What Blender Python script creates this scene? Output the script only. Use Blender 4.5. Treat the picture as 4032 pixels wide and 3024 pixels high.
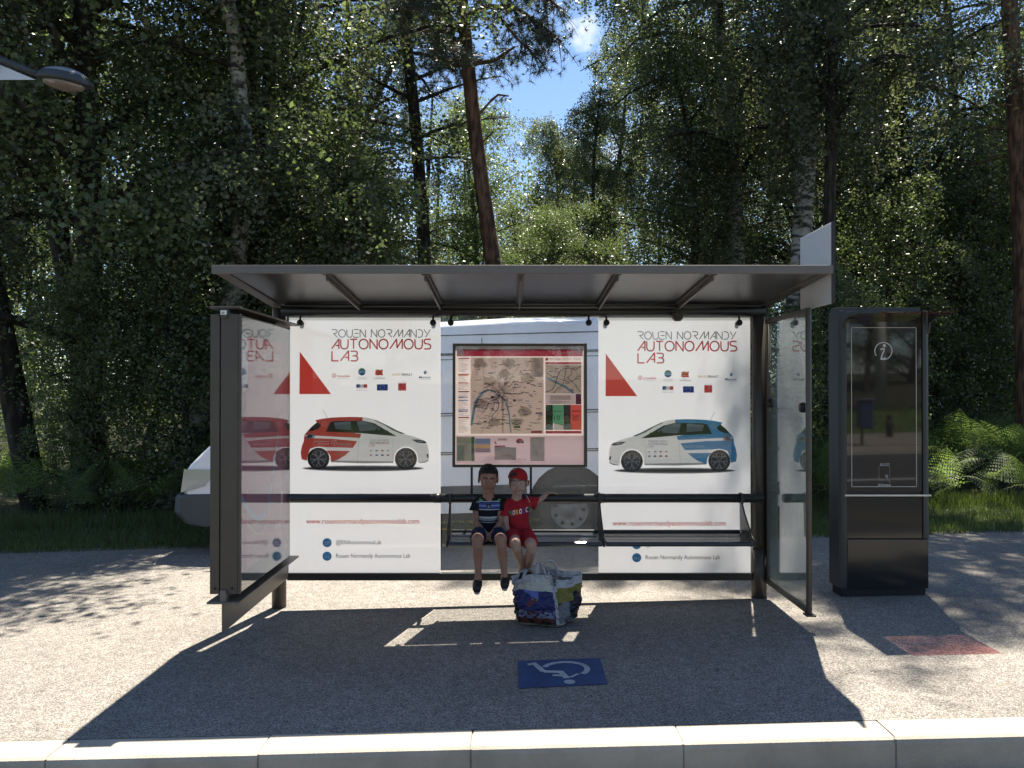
import bpy, math, random
import numpy as np
from mathutils import Vector, Matrix
from mathutils.bvhtree import BVHTree
PI = math.pi
for o in list(bpy.data.objects): bpy.data.objects.remove(o)
scene = bpy.context.scene
COL = scene.collection
# ---------------------------------------------------------------- camera
CAMZ = 1.68
cd = bpy.data.cameras.new('camera'); cam = bpy.data.objects.new('camera', cd); COL.objects.link(cam)
cd.sensor_width = 36; cd.lens = 29.12; cd.clip_start = 0.1; cd.clip_end = 2000
cam.location = (0, 0, CAMZ); cam.rotation_euler = (math.radians(90.42), 0, math.radians(-0.05))
scene.camera = cam
scene.render.resolution_x = 1024; scene.render.resolution_y = 768
# ---------------------------------------------------------------- light
SUN = Vector((0.125, 0.46, 1.0)).normalized()
sd = bpy.data.lights.new('sun', 'SUN'); sun = bpy.data.objects.new('sun', sd); COL.objects.link(sun)
sd.energy = 5.0; sd.angle = math.radians(0.5); sd.color = (1.0, 0.93, 0.82)
sun.rotation_euler = SUN.to_track_quat('Z', 'Y').to_euler(); sun.location = (0, 10, 30)
w = bpy.data.worlds.new('World'); scene.world = w; w.use_nodes = True
nt = w.node_tree; N = nt.nodes; L = nt.links; N.clear()
sky = N.new('ShaderNodeTexSky'); sky.sky_type = 'NISHITA'; sky.sun_disc = False
sky.sun_elevation = math.asin(SUN.z); sky.sun_rotation = math.atan2(SUN.x, SUN.y); sky.air_density = 1.0; sky.dust_density = 0.15; sky.ozone_density = 2.6; sky.altitude = 1200
bgn = N.new('ShaderNodeBackground'); bgn.inputs['Strength'].default_value = 0.068
out = N.new('ShaderNodeOutputWorld')
tc = N.new('ShaderNodeTexCoord')
mp = N.new('ShaderNodeMapping'); mp.inputs['Scale'].default_value = (1, 1, 2.2)
no = N.new('ShaderNodeTexNoise'); no.inputs['Scale'].default_value = 5.5; no.inputs['Detail'].default_value = 9; no.inputs['Roughness'].default_value = 0.6
cr = N.new('ShaderNodeValToRGB'); cr.color_ramp.elements[0].position = 0.60; cr.color_ramp.elements[1].position = 0.72
L.new(tc.outputs['Generated'], mp.inputs['Vector']); L.new(mp.outputs[0], no.inputs['Vector']); L.new(no.outputs['Fac'], cr.inputs['Fac'])
# one small cumulus in the gap of the trees
dv = N.new('ShaderNodeVectorMath'); dv.operation = 'DISTANCE'; dv.inputs[1].default_value = Vector((0.085, 1.0, 0.435)).normalized()
no2 = N.new('ShaderNodeTexNoise'); no2.inputs['Scale'].default_value = 30; no2.inputs['Detail'].default_value = 6
L.new(tc.outputs['Generated'], dv.inputs[0]); L.new(tc.outputs['Generated'], no2.inputs['Vector'])
ma = N.new('ShaderNodeMath'); ma.operation = 'MULTIPLY_ADD'; ma.inputs[1].default_value = 0.075
L.new(no2.outputs['Fac'], ma.inputs[0]); L.new(dv.outputs['Value'], ma.inputs[2])
mr = N.new('ShaderNodeMapRange'); mr.inputs['From Min'].default_value = 0.056; mr.inputs['From Max'].default_value = 0.030
L.new(ma.outputs[0], mr.inputs['Value'])
mx = N.new('ShaderNodeMath'); mx.operation = 'MAXIMUM'; L.new(cr.outputs['Color'], mx.inputs[0]); L.new(mr.outputs[0], mx.inputs[1])
mixc = N.new('ShaderNodeMixRGB'); mixc.inputs['Color2'].default_value = (6.5, 6.7, 7.2, 1)
L.new(mx.outputs[0], mixc.inputs['Fac']); L.new(sky.outputs[0], mixc.inputs['Color1']); L.new(mixc.outputs[0], bgn.inputs['Color'])
L.new(bgn.outputs[0], out.inputs[0])
scene.view_settings.view_transform = 'Standard'; scene.view_settings.look = 'None'
scene.view_settings.exposure = 1.58; scene.view_settings.gamma = 1.0
scene.cycles.transparent_max_bounces = 24; scene.cycles.max_bounces = 8
# ---------------------------------------------------------------- helpers
F = 3261.0; CX = 2016.0; CY = 1536.0
def at(px, py, D): return Vector(((px-CX)/F*D, D, CAMZ-(py-CY)/F*D))
def gz(x): return 0.0235*max(-60.0, min(60.0, x))
def tag(o, label=None, cat=None, group=None, kind=None):
    if label: o['label'] = label
    if cat: o['category'] = cat
    if group: o['group'] = group
    if kind: o['kind'] = kind
    return o
def empty(name, loc, rz=0, parent=None):
    o = bpy.data.objects.new(name, None); COL.objects.link(o); o.location = loc; o.rotation_euler = (0, 0, rz); o.empty_display_size = .2
    if parent: o.parent = parent
    return o
def put(name, me, parent=None):
    o = bpy.data.objects.new(name, me); COL.objects.link(o)
    if parent is not None:
        o.parent = parent
        M = Matrix.Identity(4); p = parent          # geometry is written in world coordinates; undo the parents' transforms
        ch = []
        while p is not None: ch.append(p); p = p.parent
        for p in reversed(ch): M = M @ p.matrix_parent_inverse @ Matrix.LocRotScale(p.location, p.rotation_euler, p.scale)
        o.matrix_parent_inverse = M.inverted()
    return o
class MB:
    def __init__(s): s.v = []; s.f = []; s.m = []; s.sm = []
    def add(s, vs, fs, m=0, smooth=False):
        b = len(s.v); s.v += [tuple(v) for v in vs]
        for f in fs: s.f.append([b+i for i in f]); s.m.append(m); s.sm.append(smooth)
    def box(s, x0, x1, y0, y1, z0, z1, m=0):
        s.add([(x0,y0,z0),(x1,y0,z0),(x1,y1,z0),(x0,y1,z0),(x0,y0,z1),(x1,y0,z1),(x1,y1,z1),(x0,y1,z1)],
              [(0,3,2,1),(4,5,6,7),(0,1,5,4),(1,2,6,5),(2,3,7,6),(3,0,4,7)], m); return s
    def hexa(s, p, m=0):   # 8 points: bottom 4, top 4
        s.add(p, [(0,3,2,1),(4,5,6,7),(0,1,5,4),(1,2,6,5),(2,3,7,6),(3,0,4,7)], m); return s
    def tube(s, pts, r, n=14, m=0, caps=True, flat=1.0):
        pts = [Vector(p) for p in pts]
        if not hasattr(r, '__len__'): r = [r]*len(pts)
        rings = []; up = None
        for i, p in enumerate(pts):
            t = (pts[min(i+1, len(pts)-1)] - pts[max(i-1, 0)]).normalized()
            if up is None: up = Vector((0,0,1)) if abs(t.z) < .9 else Vector((0,1,0))
            a = t.cross(up).normalized(); b = a.cross(t).normalized(); up = b
            rings.append([p + a*math.cos(2*PI*k/n)*r[i] + b*math.sin(2*PI*k/n)*r[i]*flat for k in range(n)])
        vs = [q for R in rings for q in R]; fs = []
        for i in range(len(pts)-1):
            for k in range(n): fs.append((i*n+k, i*n+(k+1) % n, (i+1)*n+(k+1) % n, (i+1)*n+k))
        s.add(vs, fs, m, True)
        if caps:
            s.add(rings[0], [tuple(range(n))], m); s.add(rings[-1], [tuple(range(n-1, -1, -1))], m)
        return s
    def prism(s, poly, axis, d0, d1, m=0):   # poly in the two other axes
        def P(a, b, d):
            return (d,a,b) if axis == 'x' else ((a,d,b) if axis == 'y' else (a,b,d))
        n = len(poly); vs = [P(a,b,d0) for a,b in poly]+[P(a,b,d1) for a,b in poly]
        s.add(vs, [tuple(range(n)), tuple(range(2*n-1, n-1, -1))]+[(i, i+n, (i+1) % n+n, (i+1) % n) for i in range(n)], m); return s
    def ball(s, c, r, n=16, m=0, rot=None):
        if not hasattr(r, '__len__'): r = (r, r, r)
        c = Vector(c); vs = []; fs = []; h = n//2
        for i in range(h+1):
            for k in range(n):
                a = PI*i/h; b = 2*PI*k/n
                q = Vector((r[0]*math.sin(a)*math.cos(b), r[1]*math.sin(a)*math.sin(b), r[2]*math.cos(a)))
                if rot is not None: q = rot @ q
                vs.append(c+q)
        for i in range(h):
            for k in range(n):
                q = [i*n+k, (i+1)*n+k, (i+1)*n+(k+1) % n, i*n+(k+1) % n]
                if i == 0: q = [0, q[1], q[2]] if False else q
                fs.append(tuple(q))
        s.add(vs, fs, m, True); return s
    def lathe(s, prof, c, axis, n=28, m=0):   # prof: (radius, distance along axis)
        c = Vector(c); ax = Vector(axis).normalized(); u = ax.orthogonal().normalized(); v = ax.cross(u)
        vs = [c+ax*d+(u*math.cos(2*PI*k/n)+v*math.sin(2*PI*k/n))*r for r, d in prof for k in range(n)]
        fs = [(i*n+k, i*n+(k+1) % n, (i+1)*n+(k+1) % n, (i+1)*n+k) for i in range(len(prof)-1) for k in range(n)]
        s.add(vs, fs, m, True); return s
    def build(s, name, mats, parent=None, bevel=0, seg=2, merge=True):
        me = bpy.data.meshes.new(name); me.from_pydata(s.v, [], s.f)
        if not hasattr(mats, '__len__'): mats = [mats]
        for m in mats: me.materials.append(m)
        me.polygons.foreach_set('material_index', s.m); me.polygons.foreach_set('use_smooth', s.sm)
        import bmesh
        bm = bmesh.new(); bm.from_mesh(me)
        if merge: bmesh.ops.remove_doubles(bm, verts=bm.verts, dist=1e-6)
        bmesh.ops.recalc_face_normals(bm, faces=bm.faces); bm.to_mesh(me); bm.free()
        o = put(name, me, parent)
        if bevel:
            b = o.modifiers.new('bevel', 'BEVEL'); b.width = bevel; b.segments = seg; b.limit_method = 'ANGLE'; b.angle_limit = math.radians(40); b.harden_normals = False
        return o
def fast_mesh(name, V, faces_n, mat, smooth=False):   # V: (nfaces*faces_n,3) unshared corners
    V = np.asarray(V, dtype=np.float32); n = len(V); nf = n//faces_n
    me = bpy.data.meshes.new(name); me.vertices.add(n); me.vertices.foreach_set('co', V.ravel())
    me.loops.add(n); me.loops.foreach_set('vertex_index', np.arange(n, dtype=np.int32))
    me.polygons.add(nf); me.polygons.foreach_set('loop_start', np.arange(0, n, faces_n, dtype=np.int32))
    me.polygons.foreach_set('loop_total', np.full(nf, faces_n, dtype=np.int32))
    me.update(calc_edges=True); me.materials.append(mat)
    return me
# ---------------------------------------------------------------- materials
def nmat(name):
    m = bpy.data.materials.new(name); m.use_nodes = True; return m, m.node_tree.nodes, m.node_tree.links
def pbr(name, col, rough=.5, metal=0, spec=.5, noise=0, nscale=30, bump=0, bscale=200, coat=0, ior=None, dirt=0):
    m, N, L = nmat(name); b = N['Principled BSDF']
    b.inputs['Base Color'].default_value = (*col, 1); b.inputs['Roughness'].default_value = rough; b.inputs['Metallic'].default_value = metal
    b.inputs['Specular IOR Level'].default_value = spec; b.inputs['Coat Weight'].default_value = coat
    if ior: b.inputs['IOR'].default_value = ior
    tc = N.new('ShaderNodeTexCoord')
    if noise:
        t = N.new('ShaderNodeTexNoise'); t.inputs['Scale'].default_value = nscale; t.inputs['Detail'].default_value = 6; t.inputs['Roughness'].default_value = .65
        L.new(tc.outputs['Object'], t.inputs['Vector'])
        r = N.new('ShaderNodeMapRange'); r.inputs['From Min'].default_value = .25; r.inputs['From Max'].default_value = .75
        r.inputs['To Min'].default_value = 1-noise; r.inputs['To Max'].default_value = 1+noise; L.new(t.outputs['Fac'], r.inputs['Value'])
        x = N.new('ShaderNodeVectorMath'); x.operation = 'SCALE'; x.inputs[0].default_value = col; L.new(r.outputs[0], x.inputs['Scale'])
        L.new(x.outputs[0], b.inputs['Base Color'])
        r2 = N.new('ShaderNodeMapRange'); r2.inputs['To Min'].default_value = max(0.02, rough*.8); r2.inputs['To Max'].default_value = min(1, rough*1.25)
        L.new(t.outputs['Fac'], r2.inputs['Value']); L.new(r2.outputs[0], b.inputs['Roughness'])
    if bump:
        t = N.new('ShaderNodeTexNoise'); t.inputs['Scale'].default_value = bscale; t.inputs['Detail'].default_value = 4; L.new(tc.outputs['Object'], t.inputs['Vector'])
        bp = N.new('ShaderNodeBump'); bp.inputs['Strength'].default_value = bump; bp.inputs['Distance'].default_value = .01
        L.new(t.outputs['Fac'], bp.inputs['Height']); L.new(bp.outputs[0], b.inputs['Normal'])
    return m
def pane(name, tint=(.93,.96,.95), ior=1.5, haze=0.0, hazecol=(.8,.85,.85), boost=1.0, smear=.5):
    m, N, L = nmat(name); N.remove(N['Principled BSDF'])
    o = N['Material Output']; tr = N.new('ShaderNodeBsdfTransparent'); tr.inputs[0].default_value = (*tint, 1)
    gl = N.new('ShaderNodeBsdfGlossy'); gl.inputs['Roughness'].default_value = .004; gl.inputs['Color'].default_value = (1,1,1,1)
    fr = N.new('ShaderNodeFresnel'); fr.inputs['IOR'].default_value = ior
    mu = N.new('ShaderNodeMath'); mu.operation = 'MULTIPLY'; mu.use_clamp = True; mu.inputs[1].default_value = boost; L.new(fr.outputs[0], mu.inputs[0])
    a = N.new('ShaderNodeMixShader'); L.new(mu.outputs[0], a.inputs[0])
    if haze:
        df = N.new('ShaderNodeBsdfDiffuse'); df.inputs[0].default_value = (*hazecol, 1)
        tl = N.new('ShaderNodeBsdfTranslucent'); tl.inputs[0].default_value = (*hazecol, 1)
        dd = N.new('ShaderNodeMixShader'); L.new(df.outputs[0], dd.inputs[1]); L.new(tl.outputs[0], dd.inputs[2])
        tc = N.new('ShaderNodeTexCoord'); t = N.new('ShaderNodeTexNoise'); t.inputs['Scale'].default_value = 5; t.inputs['Detail'].default_value = 7
        mpg = N.new('ShaderNodeMapping'); mpg.inputs['Scale'].default_value = (1, 1, .25); L.new(tc.outputs['Object'], mpg.inputs[0]); L.new(mpg.outputs[0], t.inputs['Vector'])
        r = N.new('ShaderNodeMapRange'); r.inputs['To Min'].default_value = haze*(1-smear); r.inputs['To Max'].default_value = haze*(1+smear)
        r.inputs['From Min'].default_value = .3; r.inputs['From Max'].default_value = .7; L.new(t.outputs['Fac'], r.inputs['Value'])
        b = N.new('ShaderNodeMixShader'); L.new(r.outputs[0], b.inputs[0]); L.new(tr.outputs[0], b.inputs[1]); L.new(dd.outputs[0], b.inputs[2]); L.new(b.outputs[0], a.inputs[1])
    else: L.new(tr.outputs[0], a.inputs[1])
    L.new(gl.outputs[0], a.inputs[2]); L.new(a.outputs[0], o.inputs[0]); return m
def print_mat(name, trans=.5, gloss=.0, rough=.3, emis=0):
    m, N, L = nmat(name); b = N['Principled BSDF']; o = N['Material Output']
    at_ = N.new('ShaderNodeAttribute'); at_.attribute_name = 'Col'
    L.new(at_.outputs['Color'], b.inputs['Base Color']); b.inputs['Roughness'].default_value = rough; b.inputs['Specular IOR Level'].default_value = gloss
    if trans:
        tl = N.new('ShaderNodeBsdfTranslucent'); L.new(at_.outputs['Color'], tl.inputs[0])
        x = N.new('ShaderNodeMixShader'); x.inputs[0].default_value = trans; L.new(b.outputs[0], x.inputs[1]); L.new(tl.outputs[0], x.inputs[2]); L.new(x.outputs[0], o.inputs[0])
    return m
M_frame = pbr('anthracite_paint', (.085,.073,.060), .42, .3, .5, noise=.12, nscale=8, bump=.04, bscale=400)
M_dark = pbr('black_paint', (.022,.021,.020), .36, .0, .5, noise=.15, nscale=10)
M_under = pbr('roof_underside', (.10,.10,.10), .32, .4, .5, noise=.1, nscale=3)
M_fascia = pbr('roof_fascia', (.17,.15,.13), .45, .3, .5, noise=.08, nscale=6)
M_rubber = pbr('rubber', (.008,.008,.009), .6)
M_alu = pbr('aluminium', (.55,.55,.56), .3, 1.0, noise=.08, nscale=12)
M_whitepaint = pbr('white_paint', (.62,.64,.66), .35, 0, .5, noise=.07, nscale=3, coat=.3)
M_glass = pane('clear_glass', (.93,.935,.94), 1.5, .02, (.7,.75,.75), boost=2.4)
M_sideglass = pane('side_glass', (.72,.78,.76), 1.5, .10, (.6,.68,.66), boost=2.3)
M_adglass = pane('advert_glass', (.92,.93,.93), 1.5, .02, (.7,.7,.7), boost=2.0)
M_print = print_mat('poster_print', .38, .5, .16)
M_paper = print_mat('paper_print', .12, .2, .5)
M_sticker = print_mat('sticker_print', 0, .3, .4)
# ---------------------------------------------------------------- 2D artwork
def srgb(h):
    if isinstance(h, str):
        c = [int(h[i:i+2], 16)/255 for i in (0,2,4)]
        return tuple(x/12.92 if x <= .04045 else ((x+.055)/1.055)**2.4 for x in c)
    return h
_tc = {}
def text_geo(s, bold=0.0):
    k = (s, bold)
    if k in _tc: return _tc[k]
    c = bpy.data.curves.new('lettering', 'FONT'); c.body = s; c.size = 1; c.offset = bold; c.resolution_u = 3
    o = bpy.data.objects.new('lettering', c); me = bpy.data.meshes.new_from_object(o)
    v = [(p.co.x, p.co.y) for p in me.vertices]; f = [tuple(p.vertices) for p in me.polygons]
    bpy.data.objects.remove(o); bpy.data.curves.remove(c); bpy.data.meshes.remove(me)
    _tc[k] = (v, f); return v, f
GLY = {
 'R': (.8, [[(0,1),(.55,1),(.74,.92),(.8,.78),(.74,.62),(.55,.52),(.28,.5),(.8,0)]]),
 'O': (.98, [[(.49+.49*math.cos(t*PI/10), .5+.5*math.sin(t*PI/10)) for t in range(21)]]),
 'U': (.8, [[(0,1),(0,.4),(.05,.18),(.18,.04),(.4,0),(.62,.04),(.75,.18),(.8,.4),(.8,1)]]),
 'E': (.7, [[(0,1),(.7,1)],[(.12,.5),(.7,.5)],[(0,0),(.7,0)],[(0,.0),(0,.22)]]),
 'N': (.78, [[(0,0),(0,1),(.78,0),(.78,1)]]),
 'M': (1.35, [[(0,0),(.72,1),(.80,.12),(1.35,1),(1.35,0)]]),
 'A': (.78, [[(0,0),(.74,1),(.78,1),(.78,0)],[(.42,.36),(.78,.36)]]),
 'D': (.72, [[(0,1),(.36,1),(.6,.88),(.72,.64),(.72,.36),(.6,.12),(.36,0),(0,0)]]),
 'Y': (.9, [[(0,1),(.38,.5)],[(.9,1),(.22,0)]]),
 'T': (.8, [[(0,1),(.8,1)],[(.4,1),(.4,0)]]),
 'S': (.72, [[(.72,1),(.2,1),(.04,.92),(0,.77),(.06,.6),(.2,.54),(.5,.5),(.66,.42),(.72,.25),(.66,.08),(.5,0),(0,0)]]),
 'L': (.66, [[(0,1),(0,0),(.66,0)]]),
 'B': (.7, [[(0,1),(.5,1),(.66,.9),(.66,.66),(.5,.52),(.2,.52)],[(.5,.52),(.7,.38),(.7,.14),(.54,0),(0,0)]]),
 ' ': (.45, [])}
class Art:
    def __init__(s, mapf, step=.0005): s.mapf = mapf; s.step = step; s.v = []; s.f = []; s.c = []
    def add(s, vs, fs, col, l):
        b = len(s.v); s.v += [s.mapf(x, y, l*s.step) for x, y in vs]
        col = srgb(col)
        for f in fs: s.f.append([b+i for i in f]); s.c.append(col)
    def poly(s, pts, col, l=1): s.add(pts, [tuple(range(len(pts)))], col, l)
    def rect(s, x0, y0, x1, y1, col, l=1): s.poly([(x0,y0),(x1,y0),(x1,y1),(x0,y1)], col, l)
    def fill(s, pts, col, l=1, st=1.2):   # dense cells, so that the patch can follow a curved surface
        n = len(pts); X = [p[0] for p in pts]; Y = [p[1] for p in pts]; x = min(X)
        while x < max(X):
            y = min(Y)
            while y < max(Y):
                cx, cy = x+st/2, y+st/2; c = False
                for i in range(n):
                    (xa, ya), (xb, yb) = pts[i], pts[i-1]
                    if (ya > cy) != (yb > cy) and cx < (xb-xa)*(cy-ya)/(yb-ya)+xa: c = not c
                if c: s.rect(x, y, x+st, y+st, col, l)
                y += st
            x += st
    def circ(s, x, y, r, col, l=1, n=28, ry=None):
        ry = ry or r; s.poly([(x+r*math.cos(2*PI*k/n), y+ry*math.sin(2*PI*k/n)) for k in range(n)], col, l)
    def ring(s, x, y, r0, r1, col, l=1, n=32, a0=0, a1=360):
        A = [math.radians(a0+(a1-a0)*k/n) for k in range(n+1)]
        vs = [(x+r0*math.cos(a), y+r0*math.sin(a)) for a in A]+[(x+r1*math.cos(a), y+r1*math.sin(a)) for a in A]
        s.add(vs, [(i, i+1, n+2+i, n+1+i) for i in range(n)], col, l)
    def stroke(s, pts, w, col, l=1, joins=True, dash=0):
        h = w/2
        for i in range(len(pts)-1):
            (a, b), (c, d) = pts[i], pts[i+1]; L_ = math.hypot(c-a, d-b)
            if L_ < 1e-9: continue
            nx, ny = -(d-b)/L_*h, (c-a)/L_*h
            s.poly([(a+nx,b+ny),(a-nx,b-ny),(c-nx,d-ny),(c+nx,d+ny)], col, l+(i % 2)*.12)
            if joins and i: s.circ(a, b, h, col, l+.3, 8)
    def text(s, t, x, y, col, l=1, h=None, w=None, bold=0.0, align='l', sx=1.0, slope=0.0):
        """cap height h and/or total width w; x,y = baseline left; y grows down (pixels) """
        v, f = text_geo(t, bold)
        if not v: return
        x0 = min(p[0] for p in v); x1 = max(p[0] for p in v)
        k = (h/.73) if h else (w/(x1-x0)); kx = (w/(x1-x0)) if w else k*sx
        ox = x if align == 'l' else (x-(x1-x0)*kx/2 if align == 'c' else x-(x1-x0)*kx)
        s.add([(ox+(p[0]-x0)*kx, y-p[1]*k+slope*(p[0]-x0)*kx) for p in v], f, col, l)
    def glyphs(s, t, x, y, h, w, sw, col, l=1, gap=.2):
        tot = sum(GLY[c][0] for c in t)+gap*(len(t)-1); kx = w/tot; cx = x
        for c in t:
            gw, st = GLY[c]
            for path in st: s.stroke([(cx+a*kx, y-b*h) for a, b in path], sw, col, l)
            cx += (gw+gap)*kx
    def build(s, name, mat, parent=None):
        me = bpy.data.meshes.new(name); me.from_pydata(s.v, [], s.f); me.materials.append(mat)
        ca = me.color_attributes.new(name='Col', type='FLOAT_COLOR', domain='CORNER')
        arr = []
        for f, c in zip(s.f, s.c): arr += [c[0], c[1], c[2], 1]*len(f)
        ca.data.foreach_set('color', arr)
        return put(name, me, parent)
def fresnel_fix(m, boost):   # two-sided Schlick term, the same from both faces of a pane
    N = m.node_tree.nodes; L = m.node_tree.links
    fr = [n for n in N if n.type == 'FRESNEL'][0]; mu = fr.outputs[0].links[0].to_node
    g = N.new('ShaderNodeNewGeometry'); d = N.new('ShaderNodeVectorMath'); d.operation = 'DOT_PRODUCT'
    L.new(g.outputs['Incoming'], d.inputs[0]); L.new(g.outputs['Normal'], d.inputs[1])
    a = N.new('ShaderNodeMath'); a.operation = 'ABSOLUTE'; L.new(d.outputs['Value'], a.inputs[0])
    s = N.new('ShaderNodeMath'); s.operation = 'SUBTRACT'; s.inputs[0].default_value = 1; L.new(a.outputs[0], s.inputs[1])
    p = N.new('ShaderNodeMath'); p.operation = 'POWER'; p.inputs[1].default_value = 5; L.new(s.outputs[0], p.inputs[0])
    q = N.new('ShaderNodeMath'); q.operation = 'MULTIPLY_ADD'; q.inputs[1].default_value = .96; q.inputs[2].default_value = .04; L.new(p.outputs[0], q.inputs[0])
    L.new(q.outputs[0], mu.inputs[0]); mu.inputs[1].default_value = boost
for m_, b_ in ((M_glass, .55), (M_sideglass, 1.6), (M_adglass, 1.05)): fresnel_fix(m_, b_)
# ================================================================ the setting
def ground_mat(name, cols, scale, rough=.9, bump=.5, big=.12, tint=None):
    m, N, L = nmat(name); b = N['Principled BSDF']; b.inputs['Roughness'].default_value = rough; b.inputs['Specular IOR Level'].default_value = .25
    tc = N.new('ShaderNodeTexCoord')
    v = N.new('ShaderNodeTexVoronoi'); v.inputs['Scale'].default_value = scale; L.new(tc.outputs['Object'], v.inputs['Vector'])
    sx = N.new('ShaderNodeSeparateColor'); L.new(v.outputs['Color'], sx.inputs[0])
    r = N.new('ShaderNodeValToRGB'); e = r.color_ramp.elements
    e[0].position = 0; e[0].color = (*cols[0], 1); e[1].position = 1; e[1].color = (*cols[-1], 1)
    for i, c in enumerate(cols[1:-1]): q = e.new((i+1)/(len(cols)-1)); q.color = (*c, 1)
    L.new(sx.outputs[0], r.inputs['Fac'])
    n2 = N.new('ShaderNodeTexNoise'); n2.inputs['Scale'].default_value = .9; n2.inputs['Detail'].default_value = 8; n2.inputs['Roughness'].default_value = .6; L.new(tc.outputs['Object'], n2.inputs['Vector'])
    n3 = N.new('ShaderNodeTexNoise'); n3.inputs['Scale'].default_value = 14; n3.inputs['Detail'].default_value = 5; L.new(tc.outputs['Object'], n3.inputs['Vector'])
    ad = N.new('ShaderNodeMath'); ad.operation = 'ADD'; L.new(n2.outputs['Fac'], ad.inputs[0]); L.new(n3.outputs['Fac'], ad.inputs[1])
    mr = N.new('ShaderNodeMapRange'); mr.inputs['From Min'].default_value = .6; mr.inputs['From Max'].default_value = 1.4; mr.inputs['To Min'].default_value = 1-big; mr.inputs['To Max'].default_value = 1+big
    L.new(ad.outputs[0], mr.inputs['Value'])
    # dark binder between the stones
    ed = N.new('ShaderNodeMapRange'); ed.inputs['From Min'].default_value = .35; ed.inputs['From Max'].default_value = .75; ed.inputs['To Min'].default_value = 1; ed.inputs['To Max'].default_value = .6
    L.new(v.outputs['Distance'], ed.inputs['Value'])
    mm = N.new('ShaderNodeMath'); mm.operation = 'MULTIPLY'; L.new(mr.outputs[0], mm.inputs[0]); L.new(ed.outputs[0], mm.inputs[1])
    gv = N.new('ShaderNodeTexVoronoi'); gv.inputs['Scale'].default_value = 1.6; gn = N.new('ShaderNodeVectorMath'); gn.operation = 'MULTIPLY_ADD'; gn.inputs[1].default_value = (.12,.12,.12); L.new(n3.outputs['Color'], gn.inputs[0]); L.new(tc.outputs['Object'], gn.inputs[2]); L.new(gn.outputs[0], gv.inputs['Vector'])
    gs = N.new('ShaderNodeMapRange'); gs.inputs['From Min'].default_value = .03; gs.inputs['From Max'].default_value = .06; gs.inputs['To Min'].default_value = .62; gs.inputs['To Max'].default_value = 1; L.new(gv.outputs['Distance'], gs.inputs['Value'])
    m3 = N.new('ShaderNodeMath'); m3.operation = 'MULTIPLY'; L.new(mm.outputs[0], m3.inputs[0]); L.new(gs.outputs[0], m3.inputs[1]); mm = m3
    x = N.new('ShaderNodeVectorMath'); x.operation = 'SCALE'; L.new(r.outputs[0], x.inputs[0]); L.new(mm.outputs[0], x.inputs['Scale']); L.new(x.outputs[0], b.inputs['Base Color'])
    bp = N.new('ShaderNodeBump'); bp.inputs['Strength'].default_value = bump; bp.inputs['Distance'].default_value = .006; bp.invert = True
    L.new(v.outputs['Distance'], bp.inputs['Height']); L.new(bp.outputs[0], b.inputs['Normal'])
    return m
M_pave = ground_mat('exposed_aggregate', [(.10,.09,.077),(.185,.166,.142),(.25,.226,.195),(.305,.278,.24),(.40,.37,.325)], 150, bump=.3, big=.26)
M_road = ground_mat('asphalt', [(.03,.03,.032),(.055,.055,.057),(.08,.08,.08),(.12,.12,.12)], 110, big=.15)
M_kerb = pbr('kerb_concrete', (.43,.375,.30), .85, 0, .3, noise=.28, nscale=2.2, bump=.4, bscale=160)
M_soil = ground_mat('forest_floor', [(.02,.022,.01),(.035,.04,.018),(.05,.045,.025),(.07,.06,.035)], 12, big=.4)
M_verge = ground_mat('verge_turf', [(.03,.06,.012),(.05,.09,.02),(.08,.12,.03),(.10,.12,.05)], 30, big=.4)
def strip(name, ys, zs, mat, x0=-60, x1=60, nx=60, xs=None, dz=0.0):
    mb = MB(); X = np.linspace(x0, x1, nx+1) if xs is None else xs
    V = []; 
    for y, z in zip(ys, zs):
        for x in X: V.append((x, (y(x) if callable(y) else y), z+gz(x)+dz))
    n = len(X); Fc = [(j*n+i, j*n+i+1, (j+1)*n+i+1, (j+1)*n+i) for j in range(len(ys)-1) for i in range(n-1)]
    mb.add(V, Fc, 0, True); o = mb.build(name, mat); return tag(o, kind='structure')
yk0 = 3.905; yk1 = 4.12; yback = lambda x: 9.3-.02*x+.05*math.sin(x*1.3)+.03*math.sin(x*4.1)
XS = list(np.linspace(-300, -62, 12))+list(np.linspace(-60, 60, 121))+list(np.linspace(62, 300, 12))
# one ground sheet to the horizon, sunk under the road
strip('ground', [-600,-60,-24,-15,-14,-13.9,4.05,4.06,9.25,11,14,40,80,600], [3,2.4,1.5,.05,-.02,-.22,-.22,-.012,-.012,-.0,.05,.6,1.2,2], M_soil, xs=XS)
strip('road', [-8.8, 3.95], [-.165, -.165], M_road)
strip('pavement', [4.118, 5, 6, 7, 8, yback], [0]*6, M_pave)
strip('opposite_pavement', [-8.6, -13.95], [.0, .0], M_pave)
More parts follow.
